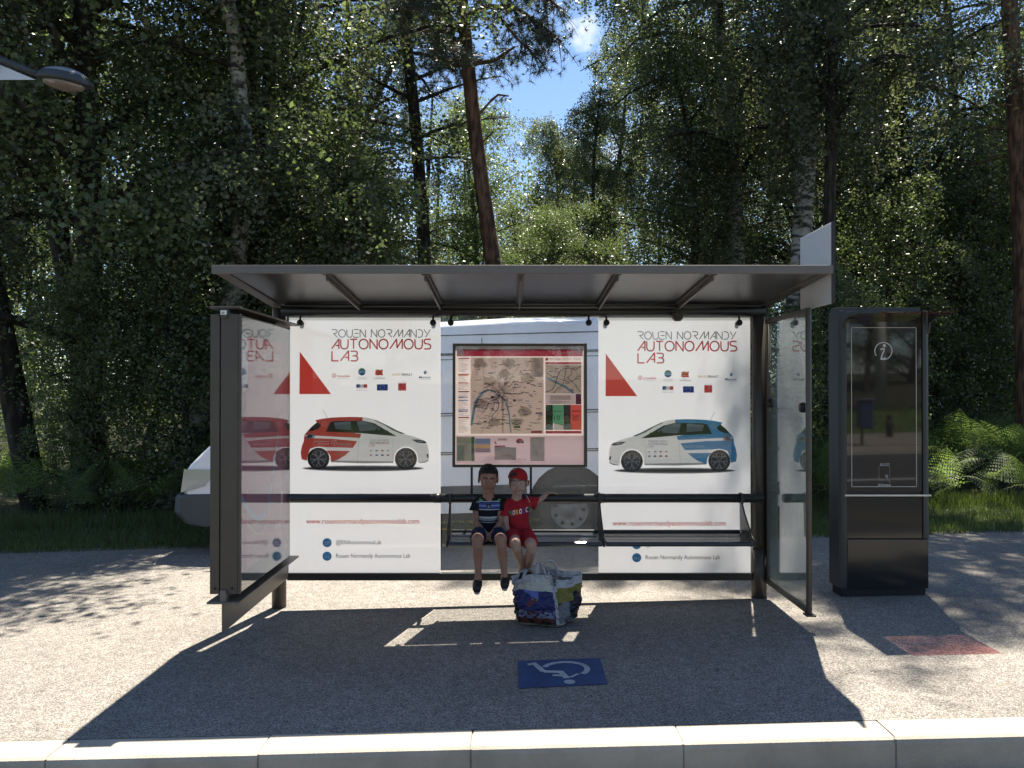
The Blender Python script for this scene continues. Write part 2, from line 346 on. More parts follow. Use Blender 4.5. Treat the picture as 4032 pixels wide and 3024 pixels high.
# kerb stones with joints and a rounded nose
def kerb(name, y0, y1, sgn):
    mb = MB(); L_ = 1.0; x = -58.19
    prof = [(0,-.17),(0,-.03),(.008,-.010),(.025,.0),(.21,.0),(.213,-.17)]
    rk = random.Random(4)
    while x < 58:
        a, b = x+.003+.002*rk.random(), x+L_-.003-.002*rk.random(); jy, jz, j2 = rk.uniform(-.003,.003), rk.uniform(-.002,.001), rk.uniform(-.002,.002)
        P0 = [(a, y0+sgn*p[0]+(jy if p[0] < .1 else 0), p[1]+gz(a)+jz) for p in prof]; P1 = [(b, y0+sgn*p[0]+(jy+j2 if p[0] < .1 else 0), p[1]+gz(b)+jz) for p in prof]; n = len(prof)
        mb.add(P0+P1, [(i, i+1, n+i+1, n+i) for i in range(n-1)]+[tuple(range(n)), tuple(range(2*n-1, n-1, -1))], 0)
        mb.box(a-.008, a, y0+sgn*.21 if sgn < 0 else y0+.004, y0+.004 if sgn < 0 else y0+.21, gz(a)-.17, gz(a)-.006, 1)
        x += L_
    o = mb.build(name, [M_kerb, M_joint]); return tag(o, kind='structure')
M_joint = pbr('joint_mortar', (.24,.215,.18), .95, noise=.3, nscale=20)
kerb('kerb', yk0, yk1, 1); kerb('opposite_kerb', -8.6, -8.8, -1)
# yellow zig-zag bus stop marking
M_yellow = pbr('yellow_road_paint', (.55,.36,.05), .7, noise=.25, nscale=9)
M_white = pbr('white_road_paint', (.6,.6,.58), .7, noise=.25, nscale=9)
mb = MB()
def mark(mb, pts, wd, z=-.161, m=0):
    for (a, b), (c, d) in zip(pts, pts[1:]):
        L_ = math.hypot(c-a, d-b); nx, ny = -(d-b)/L_*wd/2, (c-a)/L_*wd/2
        mb.add([(a+nx,b+ny,z+gz(a)),(a-nx,b-ny,z+gz(a)),(c-nx,d-ny,z+gz(c)),(c+nx,d+ny,z+gz(c))], [(0,1,2,3)], m)
zz = [(-12+i*3.2, (1.0 if i % 2 else 3.1)) for i in range(9)]
for a, b in zip(zz, zz[1:]): mark(mb, [a, b], .13)
tag(mb.build('road_marking', M_yellow), kind='structure')
mb = MB()
for i in range(-9, 9): mark(mb, [(i*5, -2.6), (i*5+2.6, -2.6)], .12)
mark(mb, [(-55,-8.2),(55,-8.2)], .14); tag(mb.build('lane_marking', M_white), kind='structure')
# blue wheelchair symbol
A = Art(lambda x, y, l: (x, y, gz(x)+.004+l), .003)
c0, c1 = (.04, 4.665), (.552, 5.15)
A.add([(.04,4.665),(.545,4.70),(.552,5.16),(.04,5.135)], [(0,1,2,3)], (.030,.075,.20), 0)
W = (.50,.52,.54)
def wp(u, v): return (.04+.505*u, 4.675+.47*v)    # u right, v away from the camera
A.add([wp(.58+.065*math.cos(t*PI/10), .14+.075*math.sin(t*PI/10)) for t in range(20)], [tuple(range(20))], W, 1)      # head near the camera
def st(pts, wd): A.stroke([wp(*p) for p in pts], wd, W, 1)
st([(.56,.27),(.50,.50),(.30,.53)], .038); st([(.53,.36),(.40,.39)], .03); st([(.30,.53),(.20,.84),(.12,.80)], .034)
st([(.60,.30),(.70,.42)], .02)
st([(.44+.26*math.cos(math.radians(a))+.12, .60+.27*math.sin(math.radians(a))) for a in range(-45, 171, 12)], .034)
M_signpaint = print_mat('worn_paint', 0, .3, .7); N_ = M_signpaint.node_tree.nodes; L_k = M_signpaint.node_tree.links; at_ = [n for n in N_ if n.type == 'ATTRIBUTE'][0]; tcx = N_.new('ShaderNodeTexCoord'); vo = N_.new('ShaderNodeTexVoronoi'); vo.inputs['Scale'].default_value = 125; no_ = N_.new('ShaderNodeTexNoise'); no_.inputs['Scale'].default_value = 9; no_.inputs['Detail'].default_value = 8; L_k.new(tcx.outputs['Object'], vo.inputs[0]); L_k.new(tcx.outputs['Object'], no_.inputs[0])
mu_ = N_.new('ShaderNodeMath'); mu_.operation = 'MULTIPLY_ADD'; mu_.inputs[1].default_value = -.55; mu_.inputs[2].default_value = 1.02; L_k.new(vo.outputs['Distance'], mu_.inputs[0]); mu2 = N_.new('ShaderNodeMath'); mu2.operation = 'MULTIPLY_ADD'; mu2.inputs[1].default_value = .9; mu2.inputs[2].default_value = .62; L_k.new(no_.outputs['Fac'], mu2.inputs[0]); mu3 = N_.new('ShaderNodeMath'); mu3.operation = 'MULTIPLY'; L_k.new(mu_.outputs[0], mu3.inputs[0]); L_k.new(mu2.outputs[0], mu3.inputs[1])
sc_ = N_.new('ShaderNodeVectorMath'); sc_.operation = 'SCALE'; L_k.new(at_.outputs['Color'], sc_.inputs[0]); L_k.new(mu3.outputs[0], sc_.inputs['Scale']); L_k.new(sc_.outputs[0], N_['Principled BSDF'].inputs['Base Color']); bq = N_.new('ShaderNodeBump'); bq.inputs['Strength'].default_value = .35; bq.inputs['Distance'].default_value = .006; bq.invert = True; L_k.new(vo.outputs['Distance'], bq.inputs['Height']); L_k.new(bq.outputs[0], N_['Principled BSDF'].inputs['Normal'])
o = A.build('wheelchair_symbol', M_signpaint); tag(o, 'blue rectangle with a white wheelchair symbol painted on the pavement', 'ground marking')
# ================================================================ shelter
SH = empty('bus_shelter', (0, 6.2, 0)); tag(SH, 'dark grey metal and glass bus shelter with flat roof, posters and bench', 'bus shelter')
mb = MB()
def hx(mb, x0, x1, y0, y1, zb0, zb1, zt0, zt1, m=0):  # z at y0 / y1
    mb.hexa([(x0,y0,zb0),(x1,y0,zb0),(x1,y1,zb1),(x0,y1,zb1),(x0,y0,zt0),(x1,y0,zt0),(x1,y1,zt1),(x0,y1,zt1)], m)
hx(mb, -1.806, 1.967, 5.262, 6.56, 2.432, 2.352, 2.455, 2.375)
mb.build('roof_panel', M_under, SH)
MB().box(-1.893, 2.036, 5.228, 5.26, 2.416, 2.470).build('fascia', M_fascia, SH, .003)
for xa, xb in ((-1.893, -1.808), (1.969, 2.036)):
    mb = MB(); hx(mb, xa, xb, 5.262, 6.56, 2.425, 2.335, 2.468, 2.385); mb.build('roof_edge', M_frame, SH, .003)
for x in (-1.18, -.55, .062, .68, 1.29):
    mb = MB(); hx(mb, x-.022, x+.022, 5.264, 6.46, 2.412, 2.335, 2.430, 2.3505); hx(mb, x-.008, x+.008, 5.30, 6.44, 2.380, 2.300, 2.412, 2.335)
    mb.build('roof_rib', M_frame, SH, .002)
mb = MB(); mb.tube([(-1.80,6.50,2.300),(1.99,6.50,2.300)], .042, 20); mb.tube([(-1.75,6.41,2.335),(1.93,6.41,2.335)], .012, 10)
mb.box(-1.80, 1.99, 6.53, 6.56, 2.268, 2.345); mb.build('rear_beam', M_dark, SH)
mb = MB(); mb.lathe([(.0,-.045),(.025,-.043),(.042,-.025),(.05,0),(.05,.02)], (1.30,6.47,2.262), (0,0,1), 20); mb.build('ceiling_lamp', M_dark, SH)
# posts
mb = MB(); mb.tube([(1.957,6.555,.03),(1.957,6.555,2.33)], .050, 24); mb.tube([(1.957,6.555,.03),(1.957,6.555,.43)], .059, 24)
mb.box(2.0,2.022,6.50,6.53,.2,2.26); mb.build('post', M_frame, SH)
mb = MB(); mb.tube([(-1.842,6.585,-.06),(-1.842,6.585,2.33)], .056, 24); mb.build('post', M_frame, SH)
# glass, rails
PX = [(-1.762,-.562),(-.546,.681),(.689,1.892)]
for a, b in PX: MB().box(a, b, 6.540, 6.548, .236, 2.262).build('glass_pane', M_glass, SH)
MB().box(-1.765, 1.897, 6.525, 6.575, .182, .238).build('base_rail', M_dark, SH, .003)
mb = MB(); mb.box(-.546,.683,6.522,6.5245,.236,.240); mb.build('rail_trim', M_alu, SH)
mb = MB(); mb.tube([(-1.72,6.35,.852),(1.93,6.35,.852)], .0345, 24)
for x in (-.565, .683): mb.tube([(x-.03,6.35,.852),(x+.03,6.35,.852)], .0368, 24)
for x in (-1.2,-.565,.683,1.5): mb.tube([(x,6.36,.852),(x,6.54,.852)], .014, 10)
mb.build('back_rail', M_dark, SH)
for x in [ (p-CX)/F*6.47 for p in (1182,1707,1777,2322,2392,2917)]:
    mb = MB(); mb.ball((x,6.485,2.208), (.025,.025,.025), 16); mb.tube([(x,6.50,2.27),(x,6.485,2.215)], .008, 8); mb.tube([(x,6.49,2.208),(x,6.565,2.208)], .016, 12)
    mb.build('glass_clamp', M_rubber, SH)
# bench: two seats hung on plates
prof = [(6.33,.612),(6.335,.596),(6.25,.580),(6.13,.576),(6.05,.582),(6.005,.583),(5.99,.575),(5.985,.560),(6.0,.548),(6.03,.545),(6.05,.556),(6.13,.562),(6.25,.566),(6.345,.584),(6.345,.612)]
prof = prof[::-1]
M_seat = pbr('seat_lacquer', (.03,.032,.035), .22, 0, .6, noise=.1, nscale=6)
for a, b in ((-.455,.662),(.686,1.748)): MB().prism(prof, 'x', a, b).build('seat', M_seat, SH, .003)
for x in (-.467,.674,1.760):
    mb = MB(); mb.prism([(6.375,.835),(6.33,.835),(6.25,.75),(6.06,.615),(5.985,.588),(5.985,.546),(6.03,.538),(6.36,.555)], 'x', x-.006, x+.006)
    mb.tube([(x,6.35,.815),(x,6.35,.888)], .0365, 16) if False else None
    mb.box(x-.010, x+.010, 6.312, 6.388, .812, .892); mb.build('seat_bracket', M_dark, SH, .003)
# side glass on the right
MB().box(2.006, 2.014, 5.625, 6.50, .205, 2.20).build('side_glass', M_sideglass, SH)
mb = MB(); mb.tube([(2.010,5.60,.17),(2.010,5.60,2.235)], .0195, 14); mb.box(1.995,2.025,5.622,6.52,2.20,2.235); mb.box(1.993,2.027,5.622,6.52,.170,.207); mb.box(1.98,2.045,5.56,5.64,.158,.169)
mb.box(2.0,2.02,6.48,6.50,.207,2.2); mb.build('side_frame', M_frame, SH, .002)
for y, z in ((6.40,1.58),(5.68,1.56)):
    mb = MB(); mb.lathe([(0,-.03),(.03,-.03),(.035,-.02),(.035,.02),(.03,.03),(0,.03)], (2.01,y,z), (1,0,0), 16); mb.build('glass_clamp', M_rubber, SH)
# flag sign over the roof
mb = MB(); mb.box(2.046, 2.066, 5.285, 5.86, 2.237, 2.755); o = mb.build('flag_sign', pbr('white_enamel', (.55,.56,.58), .35, noise=.05, nscale=3), SH, .004)
MB().box(2.044, 2.068, 5.279, 5.2845, 2.235, 2.757).build('sign_edge', M_dark, o)
# advert panel on the left
AD = MB(); AD.box(-1.842,-1.785,5.07,6.20,.433,2.145); AD.box(-1.778,-1.672,5.07,6.20,.433,2.145); AD.box(-1.784,-1.779,5.085,6.19,.44,2.14); AD.box(-1.765,-1.748,5.12,6.2,.391,.432)  # last box: added inner plate, blocks a light streak through the gap below
AD.box(-1.671,-1.655,5.07,5.086,.433,2.145); AD.box(-1.671,-1.655,6.184,6.20,.433,2.145)
ado = AD.build('advert_panel', M_frame, SH, .003)
mb = MB(); mb.box(-1.842,-1.655,5.05,6.47,2.178,2.192); mb.box(-1.775,-1.735,5.055,5.10,2.12,2.178); mb.box(-1.775,-1.735,6.1,6.5,2.12,2.178); mb.build('head_plate', M_frame, ado, .002)
mb = MB(); mb.box(-1.852,-1.655,5.04,6.47,.378,.390); mb.box(-1.775,-1.738,5.055,5.10,.39,.46); mb.box(-1.762,-1.750,5.05,6.50,.205,.378); mb.build('foot_plate', M_fascia, ado, .002)
for x in (-1.81,-1.705): MB().lathe([(0,-.003),(.007,-.003),(.008,0),(.008,.004)], (x,5.068,.468), (0,1,0), 12).build('screw', M_rubber, ado)
A = Art(lambda x, y, l: (x, 5.052-l, y), .0012)
pu, pz = -1.755, 2.152
A.rect(pu-.019, pz-.012, pu+.019, pz+.014, 'e9e9e6', 1)
v, f = text_geo('100', .01); A.add([(pu-.015+p[0]*.0135, pz-.0068+p[1]*.0185) for p in v], f, '202020', 2)
A.build('number_plate', M_sticker, ado)
# advert print: x = distance from the camera (runs away from us), y = height
A = Art(lambda x, y, l: (-1.668+l, x, y), .0009)
A.rect(5.087, .445, 6.183, 2.13, (.14,.15,.15), 0)                       # printed grey border of the glass
A.rect(5.10, .55, 6.13, 2.02, 'd08a99', 1)
A.rect(5.10, .55, 6.13, 1.02, 'cc94a2', 1.5); A.rect(5.10, 1.02, 6.13, 1.50, 'cf8397', 1.5); A.rect(5.10, 1.50, 5.20, 2.02, 'bd8797', 2); A.rect(6.03,.55,6.13,2.02,'c25d86',2); A.rect(5.15,.55,5.22,1.75,'cf7595',2)
A.circ(5.17, 1.86, .075, 'e6e3e4', 3, ry=.19)
def up(t, x, y, h, wd, col, l=3, b=.0):
    v, f = text_geo(t, b); x0 = min(p[0] for p in v); x1 = max(p[0] for p in v)
    A.add([(x+(p[0]-x0)/(x1-x0)*wd, y+p[1]*h/.73) for p in v], f, col, l)
up('Réseau Astuce', 5.36, 1.895, .055, .58, 'efe9ea'); up('vous informe', 5.42, 1.80, .05, .42, 'efe9ea'); up('JCDecaux', 5.55, 2.06, .028, .22, '8f9090', 1)
A.stroke([(5.12+.05*i, 1.02-.19*math.sin(i*.2)*1.0+.0*i) for i in range(11)]+[(5.68,.90),(5.76,1.02),(5.84,1.18),(5.92,1.36)], .035, '9dbbe0', 3)
A.stroke([(5.12+.06*i, .93-.20*math.sin(i*.24)) for i in range(10)]+[(5.72,.86),(5.85,1.0),(6.0,1.14),(6.13,1.19)], .007, 'e6c3a8', 4)
A.circ(6.02,.90,.035,'efe9ea',4,ry=.05); up('astuce', 5.85,.70,.04,.12,'efe9ea')
A.build('advert_poster', M_paper, ado)
MB().box(-1.656,-1.652,5.087,6.183,.445,2.13).build('advert_glass', M_adglass, ado)
# ---------------------------------------------------------------- the three picture sheets behind the back glass
RED = 'e6574c'; GREY = '8b8d8e'
def sheet(name, px0, px1, dx, dy, blue):
    D = 6.553
    A = Art(lambda x, y, l: ((x-CX)/F*D, D-l, CAMZ-(y-CY)/F*D), .0005)
    A.rect(px0, 1262, px1, 2254, 'ebebee', 0); A.rect(px0, 1246, px1, 1262, 'bfc0bd', 0)
    q = lambda x, y: (x+dx, y+dy)
    a = q(1309, 1328); A.glyphs('ROUEN NORMANDY', a[0], a[1], 30, 388, 3.6, '8e9190', 1)
    a = q(1309, 1374); A.glyphs('AUTONOMOUS', a[0], a[1], 38, 390, 5.6, RED, 1)
    a = q(1310, 1421); A.glyphs('LAB', a[0], a[1], 38, 101, 5.6, RED, 1)
    A.poly([q(1183,1384), q(1307,1552), q(1182,1552)], 'ea5548', 1)
    # partner marks
    x, y = q(1309, 1485); A.ring(x+9, y-6, 6.5, 8.5, RED, 1); A.stroke([(x+4,y-3),(x+10,y-8),(x+15,y-12)], 2, RED, 2); A.stroke([(x+8,y-6),(x+12,y-1)], 2, RED, 2)
    A.text('transdev', x+22, y, RED, 1, h=10, w=52, bold=.015); A.rect(x+24, y+4, x+68, y+5.2, 'b9bab8', 1)
    x, y = q(1428, 1464); A.circ(x, y, 14.5, '4aa0c8', 1)
    A.poly([(x+14.5*math.cos(math.radians(t)), y+14.5*math.sin(math.radians(t))) for t in range(200, 341, 10)], '57a36b', 2)
    A.poly([(x+14.5*math.cos(math.radians(t)), y+14.5*math.sin(math.radians(t))) for t in range(20, 161, 10)], '3568a8', 2)
    for k in (-4.5, 1.5): A.stroke([(x-14, y+k), (x-5, y+k+1.5), (x+5, y+k-.5), (x+14, y+k+1)], 1.6, 'e6e4dc', 3)
    A.text('métropole', x-17, y+24, 'a9c2c0', 1, h=6, w=36); A.text('ROUEN NORMANDIE', x-17, y+30, '8c8f90', 1, h=4, w=36)
    x, y = q(1496, 1466); A.poly([(x-14,y-10),(x-4,y-11),(x+6,y-9),(x+15,y-12),(x+13,y),(x+15,y+13),(x+4,y+11),(x-6,y+13),(x-16,y+10),(x-15,y)], 'd8382f', 1)
    for k in (-5, 5): A.stroke([(x-10,y+k+3),(x-6,y+k-2),(x+2,y+k),(x+8,y+k-3),(x+10,y+k+2)], 2.6, 'e8b93a', 2); A.circ(x-9, y+k-2, 2.2, 'e8b93a', 2, 8)
    A.text('RÉGION', x-10, y+20, '9a9b9b', 1, h=3.5, w=20); A.text('NORMANDIE', x-21, y+27, '55585a', 1, h=6, w=43)
    x, y = q(1546, 1479); A.text('GROUPE', x, y, 'e3c64c', 1, h=9, w=35, bold=.01); A.text('RENAULT', x+39, y, '2a2b2c', 1, h=9, w=41, bold=.025)
    x, y = q(1653, 1490); A.text('Matmut', x, y, '2e5a86', 1, h=9.5, w=46, bold=.015); A.rect(x, y+4, x+46, y+5, '9db7cf', 1)
    A.poly([(x+18,y-26),(x+24,y-31),(x+30,y-28),(x+29,y-20),(x+25,y-16),(x+19,y-18)], '4474a8', 1); A.circ(x+24, y-27, 3, 'b9c6d4', 2, 8)
    x, y = q(1406, 1513); A.rect(x, y, x+15, y+14, '2f4fa0', 1); A.rect(x+15, y, x+29, y+14, 'efefec', 1); A.rect(x+29, y, x+43, y+14, 'd63b3b', 1); A.circ(x+13, y+9, 4.5, 'efefec', 2, 10); A.circ(x+28, y+6, 4, 'efefec', 2, 10)
    A.text('Liberté Égalité Fraternité', x, y+19, 'a0a2a3', 1, h=3, w=43); A.text('République Française', x, y+25, '5d6063', 1, h=3.5, w=43)
    x, y = q(1487, 1513); A.rect(x, y, x+43, y+25, '27489a', 1)
    for t in range(12): A.circ(x+21.5+9*math.sin(t*PI/6), y+12.5-9*math.cos(t*PI/6), 1.25, 'f2d83c', 2, 5)
    x, y = q(1571, 1509); A.rect(x, y, x+31, y+29, 'd63b38', 1); A.ring(x+21, y+9, 6, 7.5, 'f0d7d2', 2); A.circ(x+21, y+9, 2.8, 'f0d7d2', 2, 10); A.text('Caisse', x+2, y+21, 'f4e4e0', 2, h=4.4, w=16); A.text('desDépôts', x+2, y+27, 'f4e4e0', 2, h=4.4, w=27); A.text('GROUPE', x, y-2, 'a7a9a9', 1, h=3.5, w=31)
    car(A, blue)
    x, y = q(1209, 2061); A.text('www.rouennormandyautonomouslab.com', x, y, 'd8503f', 1, h=21, w=445, bold=.010)
    bx = 1292 if not blue else 2509; by = 2136+(8 if blue else 0)
    A.circ(bx, by, 18, '3f86b8', 1); A.poly([(bx-10,by+7),(bx-4,by+4),(bx-9,by-1),(bx-10,by-7),(bx-2,by-2),(bx+1,by-7),(bx+6,by-8),(bx+11,by-5),(bx+8,by+2),(bx+3,by+8),(bx-4,by+9)], 'eef0ef', 2)
    A.text('@RNAutonomousLab', bx+35, by+6, '5e6163', 1, h=17, w=178, bold=.006); by += 53 if not blue else 51
    A.circ(bx, by, 18, '3f86b8', 1); A.text('in', bx-10, by+8, 'eef0ef', 2, h=15, w=20, bold=.03); A.text('Rouen Normandy Autonomous Lab', bx+35, by+6, '5e6163', 1, h=17, w=292, bold=.006)
    return A.build(name, M_print, SH)
def car(A, blue):
    """printed side view of a small five-door car; coordinates of the red one, mirrored for the blue"""
    C = lambda x, y: ((800+x/2.212), (1150+y/2.212)) if not blue else (2401+1691-(800+x/2.212), 1150+y/2.212+9)
    K = 1/2.212; col = 'ea6052' if not blue else '55a8d8'; P = lambda pts, c, l: A.poly([C(*p) for p in pts], c, l)
    for i, g in enumerate(('cfcdc6','b4b2ad','918f8c','6a6968','4a4949')):
        x, y = C(1400, 1535); A.circ(x, y, (530-14*i)*K*1.0, g, .12*(i+1), 40, ry=(27-5*i)*K)
    def arch(cx, cy, r, a0, a1, n=10): return [(cx+r*math.cos(math.radians(a0+(a1-a0)*k/n)), cy-r*math.sin(math.radians(a0+(a1-a0)*k/n))) for k in range(n+1)]
    top = [(988,1115),(1060,1101),(1130,1093),(1200,1089),(1300,1087),(1395,1090),(1450,1096),(1500,1110),(1560,1138),(1620,1175),(1690,1213),(1750,1237),(1820,1252),(1890,1275),(1935,1297),(1958,1325),(1970,1370),(1974,1420),(1970,1460),(1940,1476),(1880,1486)]
    body = top+arch(1773,1452,106,-10,190)+[(1662,1488),(1400,1492),(1125,1482)]+arch(1012,1450,102,-10,190)+[(905,1468),(866,1456),(857,1400),(868,1340),(884,1300),(886,1250),(915,1212),(960,1165),(1003,1140),(985,1120)]
    P(body, 'efeee9', 1)
    P([(1125,1482),(1400,1492),(1662,1488),(1662,1474),(1400,1470),(1125,1466)], 'c9c8c4', 1.6)
    P([(1890,1486),(1940,1476),(1970,1460),(1968,1468),(1940,1484),(1890,1490)], '303132', 1.6)
    P([(988,1115),(1060,1101),(1130,1093),(1200,1089),(1300,1087),(1397,1090),(1393,1122),(1330,1230),(1385,1236),(1370,1270),(1130,1258),(975,1250),(888,1246),(915,1212),(960,1165),(1003,1140),(985,1120)], col, 1.8)
    P([(888,1250),(965,1272),(1130,1278),(1350,1298),(1312,1357),(1150,1352),(1115,1352),(1075,1350),(1012,1345),(940,1362),(915,1440),(912,1468),(866,1456),(857,1400),(868,1340),(884,1300)], col, 1.8)
    P([(1080,1380),(1287,1383),(1240,1425),(1190,1455),(1125,1478),(1118,1430)], col, 1.8)
    P([(1075,1216),(1116,1134),(1150,1124),(1400,1120),(1500,1144),(1600,1203),(1692,1255),(1540,1243),(1370,1228)], '24282b', 2)
    P([(1145,1136),(1293,1126),(1298,1200),(1160,1190)], '9aa5ad', 3); P([(1146,1136),(1293,1126),(1294,1150),(1148,1160)], 'b7c0c6', 3.5)
    P([(1348,1126),(1400,1124),(1480,1148),(1545,1186),(1548,1200),(1372,1212)], 'a4aeb5', 3); P([(1348,1126),(1400,1124),(1470,1145),(1352,1158)], 'c0c8cc', 3.5)
    P([(1500,1205),(1520,1185),(1535,1190),(1520,1222)], '1d2022', 3.7); P([(1565,1222),(1580,1203),(1618,1205),(1622,1232),(1590,1245)], '2c2f31', 3.7)
    P([(1490,1115),(1520,1118),(1620,1165),(1700,1207),(1768,1234),(1735,1236),(1650,1200),(1570,1150)], '6d767c', 2)
    P([(922,1214),(955,1170),(1002,1132),(1034,1160),(1012,1190),(965,1208)], '1f2326', 2)
    P([(900,1262),(930,1230),(975,1235),(980,1262),(945,1280),(905,1282)], 'a9acae', 2.5); P([(905,1266),(930,1240),(960,1243),(950,1268)], '5c5f62', 3)
    P([(1822,1284),(1870,1284),(1930,1292),(1955,1310),(1930,1318),(1870,1310)], '43474a', 2); P([(1850,1290),(1900,1292),(1935,1304),(1890,1308)], 'c6cacc', 2.5)
    P([(1952,1412),(1966,1408),(1972,1440),(1960,1445)], '3a3d3f', 2)
    A.stroke([C(1050,1022), C(1090,1098)], 1.2, '4b4d4e', 2); A.stroke([C(1355,1130), C(1362,1290), C(1350,1470)], .8, 'a09f9b', 2.2); A.stroke([C(1665,1258), C(1652,1380), C(1660,1470)], .8, 'bdbcb8', 2.2)
    for cx, cy in ((1012,1450),(1773,1452)):
        x, y = C(cx, cy); A.circ(x, y, 96*K, '1b1c1d', 2.6, 32); A.circ(x, y, 72*K, '8f9192', 3, 32); A.circ(x, y, 66*K, '3a3b3c', 3.2, 32)
        for k in range(5):
            for dd in (-.17, .17):
                a = k*2*PI/5+.3
                A.stroke([(x+12*K*math.cos(a), y+12*K*math.sin(a)), (x+42*K*math.cos(a+dd*.7), y+42*K*math.sin(a+dd*.7)), (x+70*K*math.cos(a+dd*1.6), y+70*K*math.sin(a+dd*1.6))], 3.4, 'c4c6c7', 3.6)
        A.circ(x, y, 14*K, 'aeb0b1', 4, 14)
    x, y = C(1062, 1148); A.ring(x, y, 8.5, 10.3, 'f0e2de', 2.6); A.text('01', x, y+4, 'f0e2de', 2.6, h=8, align='c', sx=1)
    if not blue:
        x, y = C(1145, 1318); A.ring(x+2, y-2, 9.5, 11.5, 'f4e9e6', 2.6, a0=150, a1=470); A.stroke([(x-4,y+3),(x+3,y-4),(x+9,y-9)], 2.4, 'f4e9e6', 2.8); A.stroke([(x+1,y-2),(x+6,y+5)], 2.2, 'f4e9e6', 2.8)
        x, y = C(1176, 1334); A.text('transdev', x, y, 'f4e9e6', 2.6, h=11, w=57, bold=.02)
        x, y = C(1107, 1306); A.text('transportation', x, y, 'f4e9e6', 2.6, h=6, w=60, bold=.02, align='r'); x, y = C(1107, 1326); A.text('technology', x, y, 'f4e9e6', 2.6, h=6, w=46, bold=.02, align='r')
        ox, oy = C(1455, 1305)
    else:
        A.text('GROUPE RENAULT', 2697, 1763, 'eaf2f6', 2.6, h=9.5, w=86, bold=.02); A.text('transportation technology', 2716, 1724, 'cfe3ee', 2.6, h=4.5, w=66)
        ox, oy = 2553, 1744
    A.glyphs('ROUEN NORMANDY', ox, oy-3, 7, 76, 1.0, 'b9bab8' if not blue else 'b0b2b2', 2.4); A.glyphs('AUTONOMOUS', ox, oy+8, 8, 78, 1.3, 'c98a84' if not blue else 'b0b5b8', 2.4); A.glyphs('LAB', ox, oy+18, 8, 20, 1.3, 'c98a84' if not blue else 'b0b5b8', 2.4)
    for i, c in enumerate(('c9a29d','5b9fc0','d1573f','b9b07a','8f9396','5a72b0','27489a','d8605a')):
        sx, sy = ox+6+(i % 4)*22-4, oy+32+(i//4)*17; A.rect(sx, sy, sx+10-(2 if i % 4 == 0 else 0), sy+(6 if i > 3 else 5), c, 2.4)
sheet('poster', 1141, 1738, 0, 0, False); sheet('poster', 2359, 2957, 1205, 8, True)
# ---------------------------------------------------------------- map case
M_mapglass = pane('map_cover', (.95,.94,.94), 1.5, .02, (.7,.7,.7)); fresnel_fix(M_mapglass, .8); M_mapprint = print_mat('map_print', .56, .2, .5); print_back = pane('clear_backing', (.93,.93,.93)); fresnel_fix(print_back, .3)
mb = MB(); x0, x1, z0, z1 = -.458, .591, 1.077, 2.045; t = .021
mb.box(x0, x1, 6.465, 6.508, z1-t, z1); mb.box(x0, x1, 6.465, 6.508, z0, z0+t); mb.box(x0, x0+t, 6.465, 6.508, z0+t, z1-t); mb.box(x1-t, x1, 6.465, 6.508, z0+t, z1-t)
MC = mb.build('map_case', M_frame, SH, .002)
mb = MB(); 

for bx_ in (-.318, .144): MB().box(bx_,bx_+.018,6.47,6.49,.87,z0-.001).build('stay', M_dark, MC)
random.seed(5); R = random.random
D = 6.492
A = Art(lambda x, y, l: ((x-CX)/F*D, D-l, CAMZ-(y-CY)/F*D), .0006)
q = lambda x, y: (1700+x/2.439, 1220+y/2.439)          # plan of the sheet
def rc(x0, y0, x1, y1, c, l=1): a, b = q(x0, y0); c_, d = q(x1, y1); A.rect(a, b, c_, d, c, l)
def ln(pts, wd, c, l=2): A.stroke([q(*p) for p in pts], wd, c, l)
mixhex = lambda c: tuple(.28*a+.72*b for a, b in zip(srgb(c), srgb('dccfc6')))
rc(225,345,1478,1490,'f0e0da',0); rc(248,378,1457,447,'b83a55',1); rc(380,458,1082,1190,'dccfc6',1); rc(240,1208,1470,1480,'e6d6de',1)
a = q(283,410); A.circ(*a, 14, 'e4dcd8', 1.6)
for k in (-8,-2,4): A.stroke([(a[0]-11,a[1]+k+2),(a[0]+11,a[1]+k-2)], 1.6, 'b83a55', 2)
a = q(1238,428); A.text('astuce', a[0], a[1], 'efe6e6', 2, h=12, w=54, bold=.01)
a = q(1421,402); A.circ(*a, 9, 'efe6e6', 2)
for k in (-4,0,4): A.stroke([(a[0]-9,a[1]+k),(a[0]+9,a[1]+k)], 1, 'b83a55', 3)
for (px_, py_), c in zip([(470,520),(760,520),(560,690),(930,660),(700,620),(480,900),(900,980),(600,1080),(820,1080)], ['a8aca0','b4ab9b','c2b2a4','cbb0a0','c4b8b0','b0b0a8','a4ae9c','b4b4b4','9fb39a']):
    pts = [q(px_+(45+40*R())*math.cos(t*.26), py_+(30+30*R())*math.sin(t*.26)) for t in range(24)]; A.poly(pts, mixhex(c), 1.4)
ln([(555,770),(500,790),(445,860),(415,940),(400,1040),(388,1110)], 10, '9cc0d8', 1.8); ln([(555,770),(610,790),(660,830),(700,860),(735,930),(752,1010),(755,1090),(768,1180)], 6, '9cc0d8', 1.8)
for k in range(120):
    a = R()*2*PI; x, y = 675+20*math.cos(a), 800+20*math.sin(a); pts = [(x, y)]; st_ = 14+R()*22
    for j in range(random.randint(3, 12)):
        a += (R()-.5)*1.0; x += st_*math.cos(a); y += st_*math.sin(a)
        if not (388 < x < 1074 and 466 < y < 1182): break
        pts.append((x, y))
    if len(pts) > 1: ln(pts, .5+R()*.6, random.choice(['8f8a8c','9c948c','7f7f8c','a89a90','8d86a0','a58a7a']), 2)
